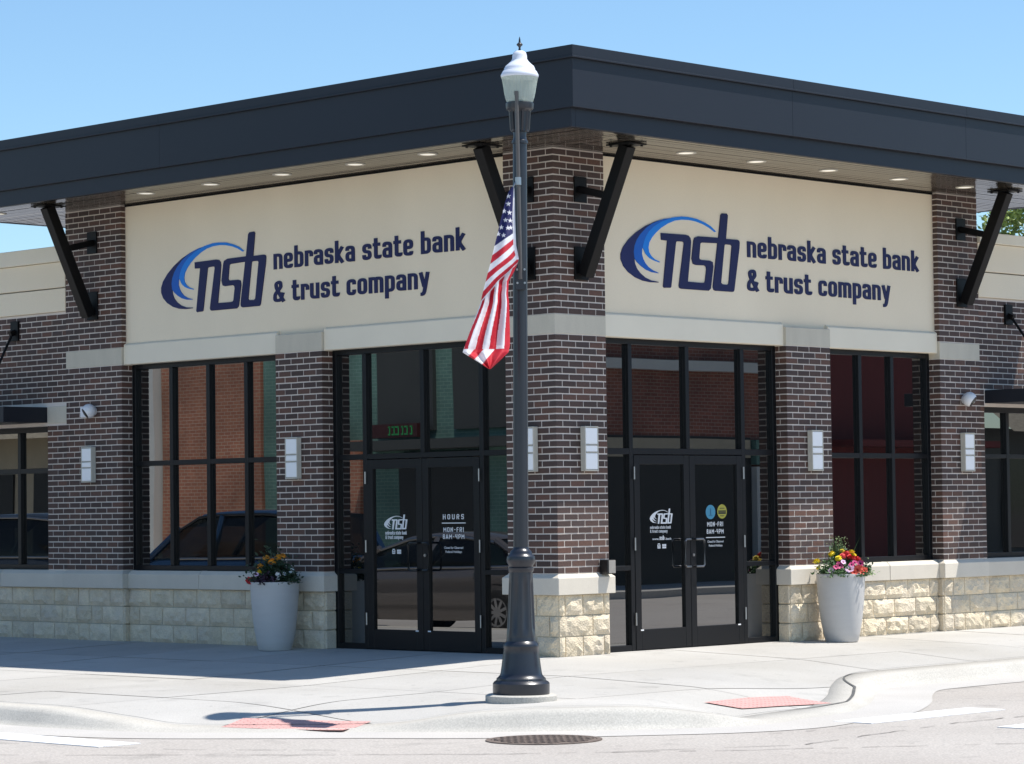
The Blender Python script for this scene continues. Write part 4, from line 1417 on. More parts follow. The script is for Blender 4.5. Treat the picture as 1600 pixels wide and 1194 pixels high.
def seccam(side, s, z, label, box):
    t = thing('security_camera', label, 'camera', P3(side, s, .006, z), 'security cameras on the brick piers')
    n = Vector(P3(side, 0, 1, 0)); a = Vector(P3(side, 1, 0, 0))
    if box:
        m_ = MB(); m_.fbox(side, .075, .205, 0, .055, -.07, .06); m_.build('junction_box', M['cam_white'], t, bevel=.008)
    m_ = MB()
    m_.lathe([(.0, .001), (.05, .0), (.055, .02), (.045, .04)], 20)
    mt = m_.build('mount', M['cam_white'], t, smooth=True)
    mt.rotation_euler = n.to_track_quat('Z', 'Y').to_euler()
    # eyeball body looking out and down
    look = (n + a * (.55 if box else .45) + Vector((0, 0, -.75))).normalized()
    m_ = MB()
    prof = [(.001, -.085)] + [(.085 * math.sin(q), -.085 * math.cos(q)) for q in np.linspace(.2, 2.2, 12)] 
    m_.lathe(prof, 24)
    hd = m_.build('housing', M['cam_white'], t, smooth=True)
    hd.location = n * .08; hd.rotation_euler = look.to_track_quat('Z', 'Y').to_euler()
    m_ = MB(); zf = -.085 * math.cos(2.2); rf = .085 * math.sin(2.2)
    m_.lathe([(rf - .002, zf - .006), (rf - .004, zf + .006), (rf * .6, zf + .012), (.001, zf + .014)], 24)
    ln = m_.build('lens', M['black_plastic'], t, smooth=True)
    ln.location = n * .08; ln.rotation_euler = hd.rotation_euler
    m_ = MB(); m_.lathe([(.018, zf + .013), (.016, zf + .02), (.001, zf + .022)], 16)
    l2 = m_.build('lens', M['grey_face'], t); l2.location = n * .08; l2.rotation_euler = hd.rotation_euler
seccam('L', 7.45, 2.705, 'white eyeball security camera beside a square junction box on the far left pier', True)
seccam('R', 6.94, 2.70, 'white eyeball security camera without junction box on the far right pier', False)

t = thing('door_push_box', 'small black box with grey face standing on the corner pier sill', 'control box', P3('R', .66, .02, ZS + .035))
m_ = MB(); m_.fbox('R', -.062, .055, -.012, .10, -.05, .095); m_.build('housing', M['black_plastic'], t, bevel=.005)
m_ = MB(); m_.fbox('R', -.05, .05, .10, .106, -.04, .088); m_.build('face_plate', M['grey_face'], t, bevel=.002)

# ------------------------------------------------------------------ street lamp, flagpole, flag
LX, LY = -3.687, -3.037
LZ = wz(LX, LY)
UPR = Vector((.6974, -.7167, 0)).normalized()     # picture right on the ground plane
TOC = Vector((-.7167, -.6974, 0)).normalized()    # towards the viewer
lampT = thing('street_lamp', 'tall black fluted street lamp with white acorn globe on the corner sidewalk', 'street lamp', (LX, LY, LZ))
lampT.rotation_euler = (Matrix.Rotation(math.radians(.62), 3, -TOC)).to_euler()
def lpart(prof, name, m, n=40, cap=True, ang=35, parent=None):
    m_ = MB(); m_.lathe(prof, n, cap=cap)
    return m_.build(name, m, parent or lampT, smooth=ang)
lpart([(.295, -.12), (.295, .045), (.275, .056), (.1, .058)], 'footing', M['curb'])
lpart([(.232, .056), (.234, .062), (.234, .145), (.222, .160), (.205, .170), (.203, .186), (.190, .196), (.176, .212), (.171, .226), (.160, .30), (.150, .38), (.143, .430), (.146, .440), (.147, .455), (.140, .470), (.122, .490), (.118, .525)], 'base', M['post'])
# fluted column
m_ = MB()
n = 96; rings = [(.520, .1185, 0), (.56, .117, 0), (.60, .116, 1), (.96, .100, 1), (1.0, .098, 0), (1.06, .096, 0)]
vs = []
for z, r, fl in rings:
    for k in range(n):
        a = 2 * math.pi * k / n
        ph = (k % 12) / 12
        dep = .012 * fl * (1 if 2 <= (k % 12) <= 8 else 0) * math.sin(math.pi * min(1, max(0, ((k % 12) - 1) / 8)))
        vs.append(((r - dep) * math.cos(a), (r - dep) * math.sin(a), z))
fs = [(i * n + k, i * n + (k + 1) % n, (i + 1) * n + (k + 1) % n, (i + 1) * n + k) for i in range(len(rings) - 1) for k in range(n)]
m_.add(vs, fs); m_.build('column', M['post'], lampT, smooth=50)
lpart([(.098, 1.055), (.106, 1.07), (.107, 1.09), (.097, 1.098), (.102, 1.11), (.117, 1.135), (.120, 1.16), (.115, 1.185), (.098, 1.20), (.090, 1.215), (.088, 1.225), (.075, 1.24), (.066, 1.248), (.063, 1.26)], 'collar', M['post'])
lpart([(.063, 1.255), (.0605, 3), (.0585, 4.60)], 'shaft', M['post'], 28)
lpart([(.0585, 4.595), (.068, 4.60), (.068, 4.622), (.058, 4.63), (.054, 4.66), (.056, 4.70)], 'collar', M['post'], 28)
# fluted globe holder
m_ = MB(); n = 72
rings = [(4.695, .058, 0), (4.70, .075, 0), (4.72, .083, 1), (4.86, .092, 1), (4.875, .096, 0), (4.885, .112, 0), (4.90, .116, 0), (4.935, .117, 0), (4.942, .108, 0), (4.944, .06, 0)]
vs = []
for z, r, fl in rings:
    for k in range(n):
        a = 2 * math.pi * k / n
        dep = .010 * fl * (1 if k % 6 in (2, 3, 4) else 0)
        vs.append(((r - dep) * math.cos(a), (r - dep) * math.sin(a), z))
fs = [(i * n + k, i * n + (k + 1) % n, (i + 1) * n + (k + 1) % n, (i + 1) * n + k) for i in range(len(rings) - 1) for k in range(n)]
m_.add(vs, fs); m_.build('globe_holder', M['post'], lampT, smooth=30)
# ribbed globe
m_ = MB(); n = 120
prof = [(.100, 4.944), (.113, 4.955), (.122, 4.985), (.131, 5.03), (.139, 5.08), (.147, 5.125), (.153, 5.15)]
vs = []
for r, z in prof:
    for k in range(n):
        a = 2 * math.pi * k / n
        rr = r - (.0028 if k % 4 < 2 else 0)
        vs.append((rr * math.cos(a), rr * math.sin(a), z))
fs = [(i * n + k, i * n + (k + 1) % n, (i + 1) * n + (k + 1) % n, (i + 1) * n + k) for i in range(len(prof) - 1) for k in range(n)]
m_.add(vs, fs); m_.build('globe', M['globe'], lampT, smooth=60)
lpart([(.153, 5.15), (.157, 5.158), (.158, 5.17), (.150, 5.185), (.142, 5.20), (.130, 5.212), (.127, 5.228), (.118, 5.245), (.098, 5.262), (.074, 5.285), (.062, 5.305), (.060, 5.335), (.053, 5.358), (.036, 5.372), (.0, 5.378)], 'globe_cap', M['globe_cap'])
lpart([(.016, 5.372), (.010, 5.385), (.008, 5.40), (.012, 5.41), (.024, 5.42), (.026, 5.428), (.018, 5.437), (.009, 5.445), (.007, 5.47), (.002, 5.49), (0, 5.495)], 'finial', M['post'], 16)

SC = 189.0
def lp(u, v, dep):
    """point of the flag group: photo offset from the lamp axis turned into metres, dep metres towards the viewer"""
    lat = ((u - 814.5) + .0133 * (1095 - v)) / SC
    z = LZ + (1095 - v) / SC
    p = Vector((LX, LY, 0)) + UPR * lat + TOC * dep
    return Vector((p.x, p.y, z))
fp = thing('flagpole', 'thin grey flagpole clamped upright against the street lamp post', 'flagpole', lp(812, 432, .09))
def fpart(m_, name, m, smooth=True):
    o = m_.build(name, m, None, smooth=smooth)
    o.data.transform(Matrix.Translation(-fp.location)); o.parent = fp
    return o
m_ = MB(); m_.tube([lp(813.2, 440, .10), lp(807.2, 150, .115)], .0165, 14); fpart(m_, 'pole', M['pole_grey'])
m_ = MB(); m_.tube([lp(807.1, 152, .115), lp(807.0, 146, .115)], .019, 14); fpart(m_, 'tip', M['pole_grey'])
m_ = MB(); m_.tube([lp(809.9, 293, .108), lp(809.6, 281, .108)], .025, 16); fpart(m_, 'ring', M['alu'])
m_ = MB(); m_.tube([lp(809.7, 281, .108), lp(801.5, 297, .125)], .006, 8); fpart(m_, 'clip', M['alu'])
m_ = MB(); a = lp(814, 441, .085)
m_.beam(lp(814, 456, .075), lp(813.5, 424, .075), .085, .05, TOC); fpart(m_, 'bracket', M['post'], False)
for u, v in ((808, 425), (819.5, 425), (808.5, 446), (820, 446)):
    m_ = MB(); c = lp(u, v, .10); m_.tube([c, c + TOC * .012], .009, 10); fpart(m_, 'bolt', M['alu'])

# flag
NU, NV = 110, 330
vk = [297, 305, 320, 350, 389, 410, 418, 431, 446, 466, 478, 520, 545, 556, 562, 572, 582.5]
lk = [799, 794, 789.5, 782, 773, 768.2, 766.5, 763, 759.5, 754.5, 752, 737, 728.5, 725, 734, 750, 765]
rk = [803.5, 804, 804.5, 805, 806.5, 810.5, 808.5, 803, 795, 794, 795.5, 796.8, 797, 795, 789, 779, 768]
stars = [(794.2, 323.4), (788, 334.7), (796.2, 337.2), (790, 349), (797.4, 349.6), (783.7, 360), (793.5, 361.6), (798, 361), (779, 370.4), (787, 373), (794.5, 311)]
def in_star(dx, dy, R):
    r = math.hypot(dx, dy)
    if r > R: return False
    a = (math.atan2(dx, -dy)) % (2 * math.pi / 5)
    a = abs(a - math.pi / 5)
    # edge of a five pointed star
    ri = R * .40
    x0, y0 = ri, 0.0
    a_t = math.pi / 5
    x1, y1 = R * math.cos(a_t), R * math.sin(a_t)
    px, py = r * math.cos(a), r * math.sin(a)
    return (x1 - x0) * (py - y0) - (y1 - y0) * (px - x0) > 0
verts = []; cols = []
RED, WHT, BLU = (.55, .012, .03), (.82, .81, .84), (.012, .014, .10)
for j in range(NV + 1):
    v = 297 + (582.5 - 297) * j / NV
    l = np.interp(v, vk, lk); r = np.interp(v, vk, rk)
    for i in range(NU + 1):
        f = i / NU
        u = l + (r - l) * f
        q = ((v - 290) * 3.98 - 395 * (1 - f) - 305 * f) / (57.5 * (1 - f) + 33 * f)
        low = 1 / (1 + math.exp(-(q - 6.3) * 3))
        wob = .022 * math.sin(f * 7.5 + v * .012) * min(1, (v - 297) / 60) * (1 - low) + low * .03 * math.sin(f * 17 + v * .01 + .6) - low * .055
        wob += .012 * math.sin(v * .06 + f * 5)
        if v > 552: wob += (v - 552) / 30 * .05
        verts.append(lp(u, v + .035 * (v - 297) * .3, .13 + wob + .62 * ((v - 297) / 285) ** 1.25))
        if q < 0:
            c = BLU
            for sx_, sy_ in stars:
                if abs(u - sx_) < 5 and abs(v - sy_) < 5 and in_star(u - sx_, v - sy_, 4.3):
                    c = WHT; break
        elif q < 6.2:
            c = WHT if int(q) % 2 == 0 else RED
        else:
            ff = f + .025 * math.sin(v * .05)
            if v > 551:
                ff = (u + .8 * (v - 551) - 729) / 68
                k = sum(ff > e for e in (.2, .41, .66))
                cols.append((*(RED if k % 2 == 1 else WHT), 1)); continue
            edges = [0.02, .11, .27, .42, .57, .72, .90, 1.05, 1.3]
            k = sum(ff > e for e in edges)
            c = RED if k % 2 == 1 else WHT
        if f > .80 and v < 412 and q < 6.2:
            # white header strip along the hoist
            hw = 3.6 if v < 300 else 4.2
            if u > r - hw: c = WHT
        cols.append((*c, 1))
fo = lp(808, 410, .13)
me = bpy.data.meshes.new('flag')
W_ = NU + 1
me.from_pydata([tuple(p - fo) for p in verts], [], [(j * W_ + i, j * W_ + i + 1, (j + 1) * W_ + i + 1, (j + 1) * W_ + i) for j in range(NV) for i in range(NU)])
ca = me.color_attributes.new('print', 'FLOAT_COLOR', 'POINT')
ca.data.foreach_set('color', np.array(cols, np.float32).ravel())
me.polygons.foreach_set('use_smooth', [True] * len(me.polygons))
fm = bpy.data.materials.new('flag_cloth'); fm.use_nodes = True
nt = fm.node_tree; p = nt.nodes['Principled BSDF']
at = nt.nodes.new('ShaderNodeVertexColor'); at.layer_name = 'print'
nt.links.new(at.outputs['Color'], p.inputs['Base Color'])
p.inputs['Roughness'].default_value = .7
tr = nt.nodes.new('ShaderNodeBsdfTranslucent'); nt.links.new(at.outputs['Color'], tr.inputs['Color'])
mxs = nt.nodes.new('ShaderNodeMixShader'); mxs.inputs[0].default_value = .3
nt.links.new(p.outputs[0], mxs.inputs[1]); nt.links.new(tr.outputs[0], mxs.inputs[2])
nt.links.new(mxs.outputs[0], nt.nodes['Material Output'].inputs['Surface'])
wv = nt.nodes.new('ShaderNodeTexNoise'); wv.inputs['Scale'].default_value = 22
bp = nt.nodes.new('ShaderNodeBump'); bp.inputs['Strength'].default_value = .25; bp.inputs['Distance'].default_value = .02
tcn = nt.nodes.new('ShaderNodeTexCoord'); nt.links.new(tcn.outputs['Object'], wv.inputs['Vector'])
nt.links.new(wv.outputs['Fac'], bp.inputs['Height']); nt.links.new(bp.outputs['Normal'], p.inputs['Normal'])
me.materials.append(fm)
flag = link('flag', me, None, fo)
tag(flag, 'American flag with stars and stripes hanging limp beside the street lamp', 'flag')

# ------------------------------------------------------------------ street things
def px_pad(quad, label):
    # brick red tactile pad with raised domes, draped on the ramp
    t = thing('tactile_pad', label, 'tactile paving', (0, 0, 0), 'red tactile pads on the kerb ramps')
    q = [Vector((a, b)) for a, b in quad]
    n1, n2 = 16, 10
    gridp = []
    for j in range(n2 + 1):
        for i in range(n1 + 1):
            u = i / n1; v = j / n2
            gridp.append((q[0] * (1 - u) + q[1] * u) * (1 - v) + (q[3] * (1 - u) + q[2] * u) * v)
    zz = walk_z([p.x for p in gridp], [p.y for p in gridp])
    c = gridp[len(gridp) // 2]; cz = float(zz[len(zz) // 2])
    t.location = (c.x, c.y, cz)
    m_ = MB()
    m_.add([(p.x - c.x, p.y - c.y, z - cz + .009) for p, z in zip(gridp, zz)], [(j * (n1 + 1) + i, j * (n1 + 1) + i + 1, (j + 1) * (n1 + 1) + i + 1, (j + 1) * (n1 + 1) + i) for j in range(n2) for i in range(n1)])
    m_.build('slab', M['pad'], t, smooth=True)
    m_ = MB()
    nu = int((q[1] - q[0]).length / .06); nv = int((q[3] - q[0]).length / .06)
    pts = []
    for i in range(nu):
        for j in range(nv):
            u = (i + .5) / nu; v = (j + .5) / nv
            pts.append((q[0] * (1 - u) + q[1] * u) * (1 - v) + (q[3] * (1 - u) + q[2] * u) * v)
    zz = walk_z([p.x for p in pts], [p.y for p in pts])
    for p, z in zip(pts, zz):
        m_.lathe([(.012, .008), (.008, .0125)], 6, (p.x - c.x, p.y - c.y, float(z) - cz))
    tag(m_.build('dome', M['pad'], t), kind='stuff')
PADS = [((-5.444, -1.59), (-5.813, -1.748), (-5.441, -2.78), (-4.938, -2.571)), ((-2.43, -3.934), (-2.293, -4.232), (-1.06, -4.208), (-1.113, -3.76))]
px_pad(PADS[0], 'red tactile pad crossed by the lamp shadow')
px_pad(PADS[1], 'sunlit red tactile pad right of the street lamp')

mh = thing('manhole_cover', 'round rusty iron manhole cover in the road below the lamp', 'manhole cover', (-5.0, -4.54, ZST))
m_ = MB(); m_.lathe([(.44, .002), (.44, .008), (.40, .009), (.40, .006)], 48, cap=False); m_.build('rim', M['iron'], mh)
m_ = MB(); m_.lathe([(.395, .001), (.395, .0075)], 48); 
for i in range(-5, 6):
    for j in range(-5, 6):
        x = i * .07; y = j * .07
        if x * x + y * y < .37 ** 2:
            m_.box(x - .022, x + .022, y - .022, y + .022, .0075, .013)
m_.build('cover', M['iron'], mh)

# ------------------------------------------------------------------ planters and flowers
def planter(x, y, label):
    z = wz(x, y)
    t = thing('planter', label, 'planter', (x, y, z), 'tall grey planters by the entrances')
    m_ = MB()
    H = .735
    m_.lathe([(.17, 0), (.178, .01), (.20, .10), (.222, .22), (.24, .36), (.252, .50), (.259, .62), (.263, .70), (.266, .728), (.264, H), (.248, H), (.246, .66)], 56, cap=False)
    m_.build('pot', M['planter'], t, smooth=40)
    m_ = MB(); m_.lathe([(.249, .69), (.15, .71), (.0, .715)], 24, cap=False); m_.build('soil', M['soil'], t, smooth=True)
    return Vector((x, y, z + H))
def leaf_cluster(m_, c, n, spread, size, flat=.5):
    for _ in range(n):
        p = Vector((random.gauss(0, spread[0]), random.gauss(0, spread[1]), abs(random.gauss(0, spread[2])))) + c
        a = Vector((random.uniform(-1, 1), random.uniform(-1, 1), random.uniform(-.4, .9))).normalized()
        b = a.cross(Vector((random.uniform(-1, 1), random.uniform(-1, 1), random.uniform(-1, 1)))).normalized()
        s = size * random.uniform(.6, 1.3)
        nn = a.cross(b) * s * .15
        m_.add([p - a * s, p + b * s * .45 + nn, p + a * s, p - b * s * .45 + nn], [(0, 1, 2), (0, 2, 3)])
def marigold(m_, c, r):
    for ring, (k, rr, zz) in enumerate(((11, 1, -.1), (10, .82, .25), (8, .55, .5), (5, .25, .62))):
        for i in range(k):
            a = 2 * math.pi * (i + random.uniform(-.3, .3)) / k
            d = Vector((math.cos(a), math.sin(a), 0)); tng = Vector((-math.sin(a), math.cos(a), 0))
            p = c + d * r * rr * .75 + Vector((0, 0, zz * r))
            w = r * .36
            tip = p + d * r * .3 + Vector((0, 0, random.uniform(-.1, .25) * r))
            m_.add([p - d * r * .25 - tng * w * .4, p + tng * w * -1 + Vector((0, 0, .1 * r)), tip, p + tng * w + Vector((0, 0, .1 * r)), p - d * r * .25 + tng * w * .4], [(0, 1, 2, 3, 4)])
    m_.lathe([(r * .55, -.3 * r), (r * .75, 0), (r * .5, .42 * r), (.0, .5 * r)], 10, tuple(c), cap=False)
def petunia(m_, c, r, face, eye=1):
    f = Vector(face).normalized(); a = f.cross(Vector((0, 0, 1))).normalized(); b = f.cross(a)
    n = 15
    vs = [c - f * r * .55]
    for i in range(n):
        t = 2 * math.pi * i / n
        vs.append(c - f * r * .18 + (a * math.cos(t) + b * math.sin(t)) * r * .35)
    for i in range(n):
        t = 2 * math.pi * i / n
        q = r * (1 + .13 * math.cos(5 * t) + random.uniform(-.05, .05))
        vs.append(c + (a * math.cos(t) + b * math.sin(t)) * q + f * r * .08 * math.cos(5 * t + 1))
    m_.add(vs, [(0, 1 + i, 1 + (i + 1) % n) for i in range(n)], eye)
    m_.add(vs, [(1 + i, 1 + n + i, 1 + n + (i + 1) % n, 1 + (i + 1) % n) for i in range(n)], 0)
VIEW = TOC
def plant(name, label, cat, origin, blooms, foliage, group):
    t = thing(name, label, cat, tuple(origin), group)
    if foliage:
        for (mname, c, n, spread, size) in foliage:
            m_ = MB(); leaf_cluster(m_, Vector(c), n, spread, size)
            tag(m_.build('foliage', M[mname], t), kind='stuff')
    for (kind, u, dep, z, r, mname) in blooms:
        c = UPR * u + TOC * dep + Vector((0, 0, z))
        m_ = MB()
        if kind == 'mari':
            marigold(m_, Vector((0, 0, 0)), r)
            ob = m_.build('blossom', M[mname], t, tuple(c))
            ob.rotation_euler = (random.uniform(-.5, .5), random.uniform(-.5, .5), random.uniform(0, 6))
            s_ = MB(); s_.tube([c * .55 - Vector((0, 0, .03)), c - Vector((0, 0, r * .2))], .004, 5)
            s_.build('stem', M['leaf'], t)
        else:
            face = TOC + UPR * random.uniform(-.5, .5) + Vector((0, 0, random.uniform(.2, .9)))
            eye = {'fl_lilac': 'fl_pink', 'fl_pink': 'fl_eye', 'fl_white': 'fl_white', 'fl_coral': 'fl_red', 'fl_red': 'fl_eye'}[mname]
            petunia(m_, Vector((0, 0, 0)), r, face)
            m_.build('blossom', [M[mname], M[eye]], t, tuple(c))
    return t
G1 = 'bedding plants in the shaded planter'
G2 = 'bedding plants in the sunlit planter'
def V(u, dep, z): return tuple(UPR * u + TOC * dep + Vector((0, 0, z)))
pl = planter(-.345, 3.87, 'grey tapered planter in shade left of the entrance')
plant('marigold_plant', 'orange marigolds at the back of the shaded planter', 'flowers', pl,
      [('mari', -.15, .05, .165, .042, 'fl_orange'), ('mari', -.02, .10, .21, .050, 'fl_orange'), ('mari', .035, -.03, .255, .042, 'fl_orange'), ('mari', .085, -.06, .268, .045, 'fl_orange'),
       ('mari', -.09, -.03, .25, .042, 'fl_orange'), ('mari', -.155, .12, .105, .034, 'fl_yellow')],
      [('leaf_dark', V(-.02, -.02, .02), 1100, (.115, .08, .11), .027)], G1)
plant('petunia_plant', 'small white petunias among dark leaves in the shaded planter', 'flowers', pl,
      [('pet', .05, .15, .08, .030, 'fl_white'), ('pet', .115, .13, .085, .022, 'fl_white'), ('pet', .19, .08, .115, .030, 'fl_white'), ('pet', .05, .18, .035, .018, 'fl_white'), ('pet', -.18, .15, .085, .024, 'fl_lilac')],
      [('leaf_dark', V(.13, .08, -.02), 420, (.075, .07, .07), .024), ('leaf_purple', V(-.06, .15, -.02), 380, (.07, .05, .05), .024)], G1)
plant('begonia_plant', 'single red bloom on the left rim of the shaded planter', 'flowers', pl,
      [('pet', -.265, .06, .02, .042, 'fl_red'), ('pet', -.25, .09, .0, .030, 'fl_red')], [('leaf_dark', V(-.20, .06, -.02), 160, (.035, .04, .03), .024)], G1)

pr = planter(4.10, -.345, 'grey tapered planter in sunlight right of the entrance')
plant('marigold_plant', 'yellow marigolds at the left and back of the sunlit planter', 'flowers', pr,
      [('mari', -.265, .06, .13, .048, 'fl_yellow'), ('mari', -.09, -.02, .205, .050, 'fl_yellow'), ('mari', -.03, .08, .16, .044, 'fl_yellow'), ('mari', .03, -.08, .235, .038, 'fl_yellow'),
       ('mari', .13, -.06, .225, .040, 'fl_yellow'), ('mari', -.245, .04, .06, .032, 'fl_yellow'), ('mari', .16, -.08, .19, .03, 'fl_yellow')],
      [('leaf', V(-.08, -.02, .0), 700, (.10, .07, .075), .024)], G2)
plant('geranium_plant', 'bright red geranium clusters at the back of the sunlit planter', 'flowers', pr,
      [('mari', .065, .0, .20, .055, 'fl_red'), ('mari', .02, .04, .185, .040, 'fl_red'), ('mari', .14, .05, .155, .046, 'fl_red'), ('mari', .19, -.01, .15, .042, 'fl_red'), ('mari', .10, .03, .165, .04, 'fl_red'), ('mari', .215, .02, .12, .03, 'fl_red')],
      [('leaf', V(.1, 0, .0), 420, (.08, .07, .06), .024)], G2)
plant('petunia_plant', 'pink and lilac petunias across the front of the sunlit planter', 'flowers', pr,
      [('pet', -.03, .17, .095, .045, 'fl_pink'), ('pet', -.07, .19, .08, .032, 'fl_pink'), ('pet', .015, .15, .13, .030, 'fl_lilac'), ('pet', .075, .20, .055, .050, 'fl_lilac'), ('pet', -.12, .18, .035, .034, 'fl_lilac'),
       ('pet', .14, .14, .12, .032, 'fl_pink'), ('pet', .20, .12, .11, .040, 'fl_pink'), ('pet', .10, .17, .10, .03, 'fl_pink')],
      [('leaf', V(.02, .14, -.03), 620, (.11, .05, .045), .02)], G2)
plant('petunia_plant', 'coral red petunias spilling over the right rim of the sunlit planter', 'flowers', pr,
      [('pet', .155, .20, .045, .045, 'fl_coral'), ('pet', .12, .22, .02, .036, 'fl_coral'), ('pet', .235, .13, .04, .044, 'fl_coral'), ('pet', .21, .17, .015, .035, 'fl_coral'), ('pet', .185, .18, .07, .03, 'fl_coral')],
      [('leaf', V(.18, .13, -.03), 260, (.06, .05, .03), .02)], G2)
t = plant('trailing_plant', 'pale trailing foliage hanging over the right side of the sunlit planter', 'plant', pr, [],
      [('leaf_pale', V(.27, .0, -.02), 150, (.028, .05, .06), .018), ('leaf_dark', V(.285, .02, .04), 60, (.03, .03, .03), .022)], G2)
# wispy tall plant
t = thing('grassy_plant', 'tall wispy green plant rising behind the marigolds of the sunlit planter', 'plant', tuple(pr), G2)
m_ = MB()
for _ in range(90):
    b0 = Vector((random.gauss(0, .04), random.gauss(0, .03), 0)) + UPR * .0 - TOC * .10
    tip = b0 + Vector((random.gauss(0, .055), random.gauss(0, .055), random.uniform(.2, .42)))
    mid = (b0 + tip) / 2 + Vector((random.gauss(0, .02), random.gauss(0, .02), .03))
    w_ = UPR * .003
    m_.add([b0 - w_, b0 + w_, mid + w_, tip, mid - w_], [(0, 1, 2, 4), (4, 2, 3)])
tag(m_.build('foliage', M['leaf'], t), kind='stuff')
m_ = MB()
for _ in range(160):
    p = Vector((random.gauss(0, .05), random.gauss(0, .05), random.uniform(.18, .40))) - TOC * .10
    d = Vector((random.gauss(0, 1), random.gauss(0, 1), random.gauss(0, 1))).normalized() * .012
    m_.add([p - d, p + Vector((0, .006, .004)), p + d], [(0, 1, 2)])
tag(m_.build('foliage', M['leaf_pale'], t), kind='stuff')

# ------------------------------------------------------------------ tree behind the right wing
tr = thing('leafy_tree', 'green leafy tree rising behind the parapet at the right edge', 'tree', (29.4, 12.5, -.1))
m_ = MB(); m_.tube([(0, 0, 0), (.1, .05, 2.5), (.0, .1, 4.5)], [.22, .17, .12], 12)
for k in range(7):
    a = k * .9
    m_.tube([(0.05, .05, 3.2 + .2 * k), (.6 * math.cos(a), .6 * math.sin(a), 4.6 + .2 * k), (1.3 * math.cos(a), 1.3 * math.sin(a), 5.6 + .25 * k)], [.08, .05, .02], 7)
m_.build('trunk', M['bark'], tr)
m_ = MB()
for k in range(120):
    a = random.uniform(0, 2 * math.pi); ph = random.uniform(-1, 1)
    R_ = random.uniform(.5, 1) ** .5
    c = Vector((2.3 * R_ * math.cos(a) * math.sqrt(1 - ph * ph), 2.3 * R_ * math.sin(a) * math.sqrt(1 - ph * ph), 6.2 + 2.2 * R_ * ph))
    leaf_cluster(m_, c, 170, (.24, .24, .24), .07)
m_.build('crown', M['tree_leaf'], tr)

# ------------------------------------------------------------------ what the windows reflect: the other sides of both streets
def bld(name, label, cat='building', group=None): return thing(name, label, cat, (0, 0, 0), group)
def bpart(o, name, boxes, m):
    m_ = MB()
    for b in boxes: m_.box(*b)
    return m_.build(name, m, o)
def walkbox(x0, x1, y0, y1):
    m_ = MB(); m_.box(x0, x1, y0, y1, ZST - .05, ZST + .14)
    return tag(m_.build('pavement', M['concrete']), kind='structure')
walkbox(-20, -16.6, 12, 120)
walkbox(12, 120, -20, -16.8)
b = bld('brick_building', 'sunlit red brick building mirrored in the large left window')
bpart(b, 'wall', [(-32, -20, 28.1, 31.55, -.3, 7.5)], M['far_brick_y'])
bpart(b, 'cornice', [(-32.1, -19.85, 28.05, 31.6, 7.5, 7.9)], M['white_trim'])
b = bld('siding_house', 'pale sided house mirrored beside the brick wall in the left window')
bpart(b, 'wall', [(-30, -19.8, 31.62, 33.6, -.3, 6.5)], M['white_trim'])
b = bld('tan_shop', 'tan shop with shingle roof mirrored in the far left wing window')
bpart(b, 'wall', [(-30, -20, 33.8, 48, -.3, 3.4)], M['tan'])
m_ = MB(); m_.add([(-18.9, 33.7, 3.3), (-18.9, 48, 3.3), (-23, 48, 5.6), (-23, 33.7, 5.6), (-30, 33.7, 5.6), (-30, 48, 5.6)], [(0, 1, 2, 3), (3, 2, 5, 4)]); m_.build('roof', M['shingle'], b)
for y in (34.5, 37.2, 39.9, 42.6): bpart(b, 'window', [(-20.02, -19.95, y, y + 1.9, .4, 2.5)], M['dark_hole'])
b = bld('green_shop', 'green painted shop front with dark panels mirrored in the shaded entrance')
bpart(b, 'wall', [(-32, -20, 15.5, 28.0, -.3, 7)], M['green_brick'])
for y0, y1 in ((26.0, 27.4), (22.6, 24.3), (20.4, 22.0), (17.6, 20.0)):
    bpart(b, 'panel', [(-20.05, -19.9, y0, y1, 3.15, 6.6)], M['panel_grey'])
for y0, y1 in ((24.6, 27.3), (21.2, 23.6)):
    bpart(b, 'window', [(-20.05, -19.92, y0, y1, .4, 2.7)], M['dark_hole'])
bpart(b, 'canopy', [(-20, -19.2, 17, 24.4, 2.75, 2.95)], M['panel_grey'])
bpart(b, 'brick_pier', [(-20.1, -19.8, 24.7, 25.9, -.2, 3.0)], M['far_brick_y'])
t = thing('led_sign', 'small red and green electronic sign mirrored above the left doors', 'sign', (-19.6, 23.4, 3.15))
m_ = MB(); m_.box(-.1, .1, -.75, .75, -.14, .14); m_.build('case', mat('sign_red', (.05, .006, .006), .5), t)
m_ = MB()
for k, w_ in enumerate((.07, .10, .06, .12, .09, .06)):
    y_ = -.62 + k * .14
    m_.box(.1, .112, y_, y_ + w_, -.09, -.06); m_.box(.1, .112, y_, y_ + .025, -.06, .08); m_.box(.1, .112, y_, y_ + w_, .06, .09)
m_.build('led_text', M['led_green'], t)
b = bld('dark_brick_building', 'dark red brick building with white ledge mirrored in the right entrance')
bpart(b, 'wall', [(20.5, 30.1, -32, -20, -.3, 6.6)], M['far_brick_x'])
bpart(b, 'ledge', [(20.4, 30.15, -20, -19.75, 4.4, 4.62)], M['white_trim'])
bpart(b, 'ledge', [(20.4, 30.15, -20.1, -19.7, 6.3, 6.6)], M['tan'])
bpart(b, 'added_dark_front', [(20.6, 27.75, -20.05, -19.94, -.2, 3.0), (28.5, 30.0, -20.05, -19.94, -.2, 3.0)], M['dark_hole'])  # dark boxes added so the right door glass mirrors near black
bpart(b, 'added_white_panel', [(27.78, 28.47, -20.05, -19.8, -.2, 2.35)], M['white_trim'])  # plain white box added to give the right sidelight its white reflection
bpart(b, 'added_teal_panel', [(27.78, 28.47, -20.05, -19.8, 2.4, 2.95)], M['green_paint'])  # plain teal box added above it for the teal part of that reflection
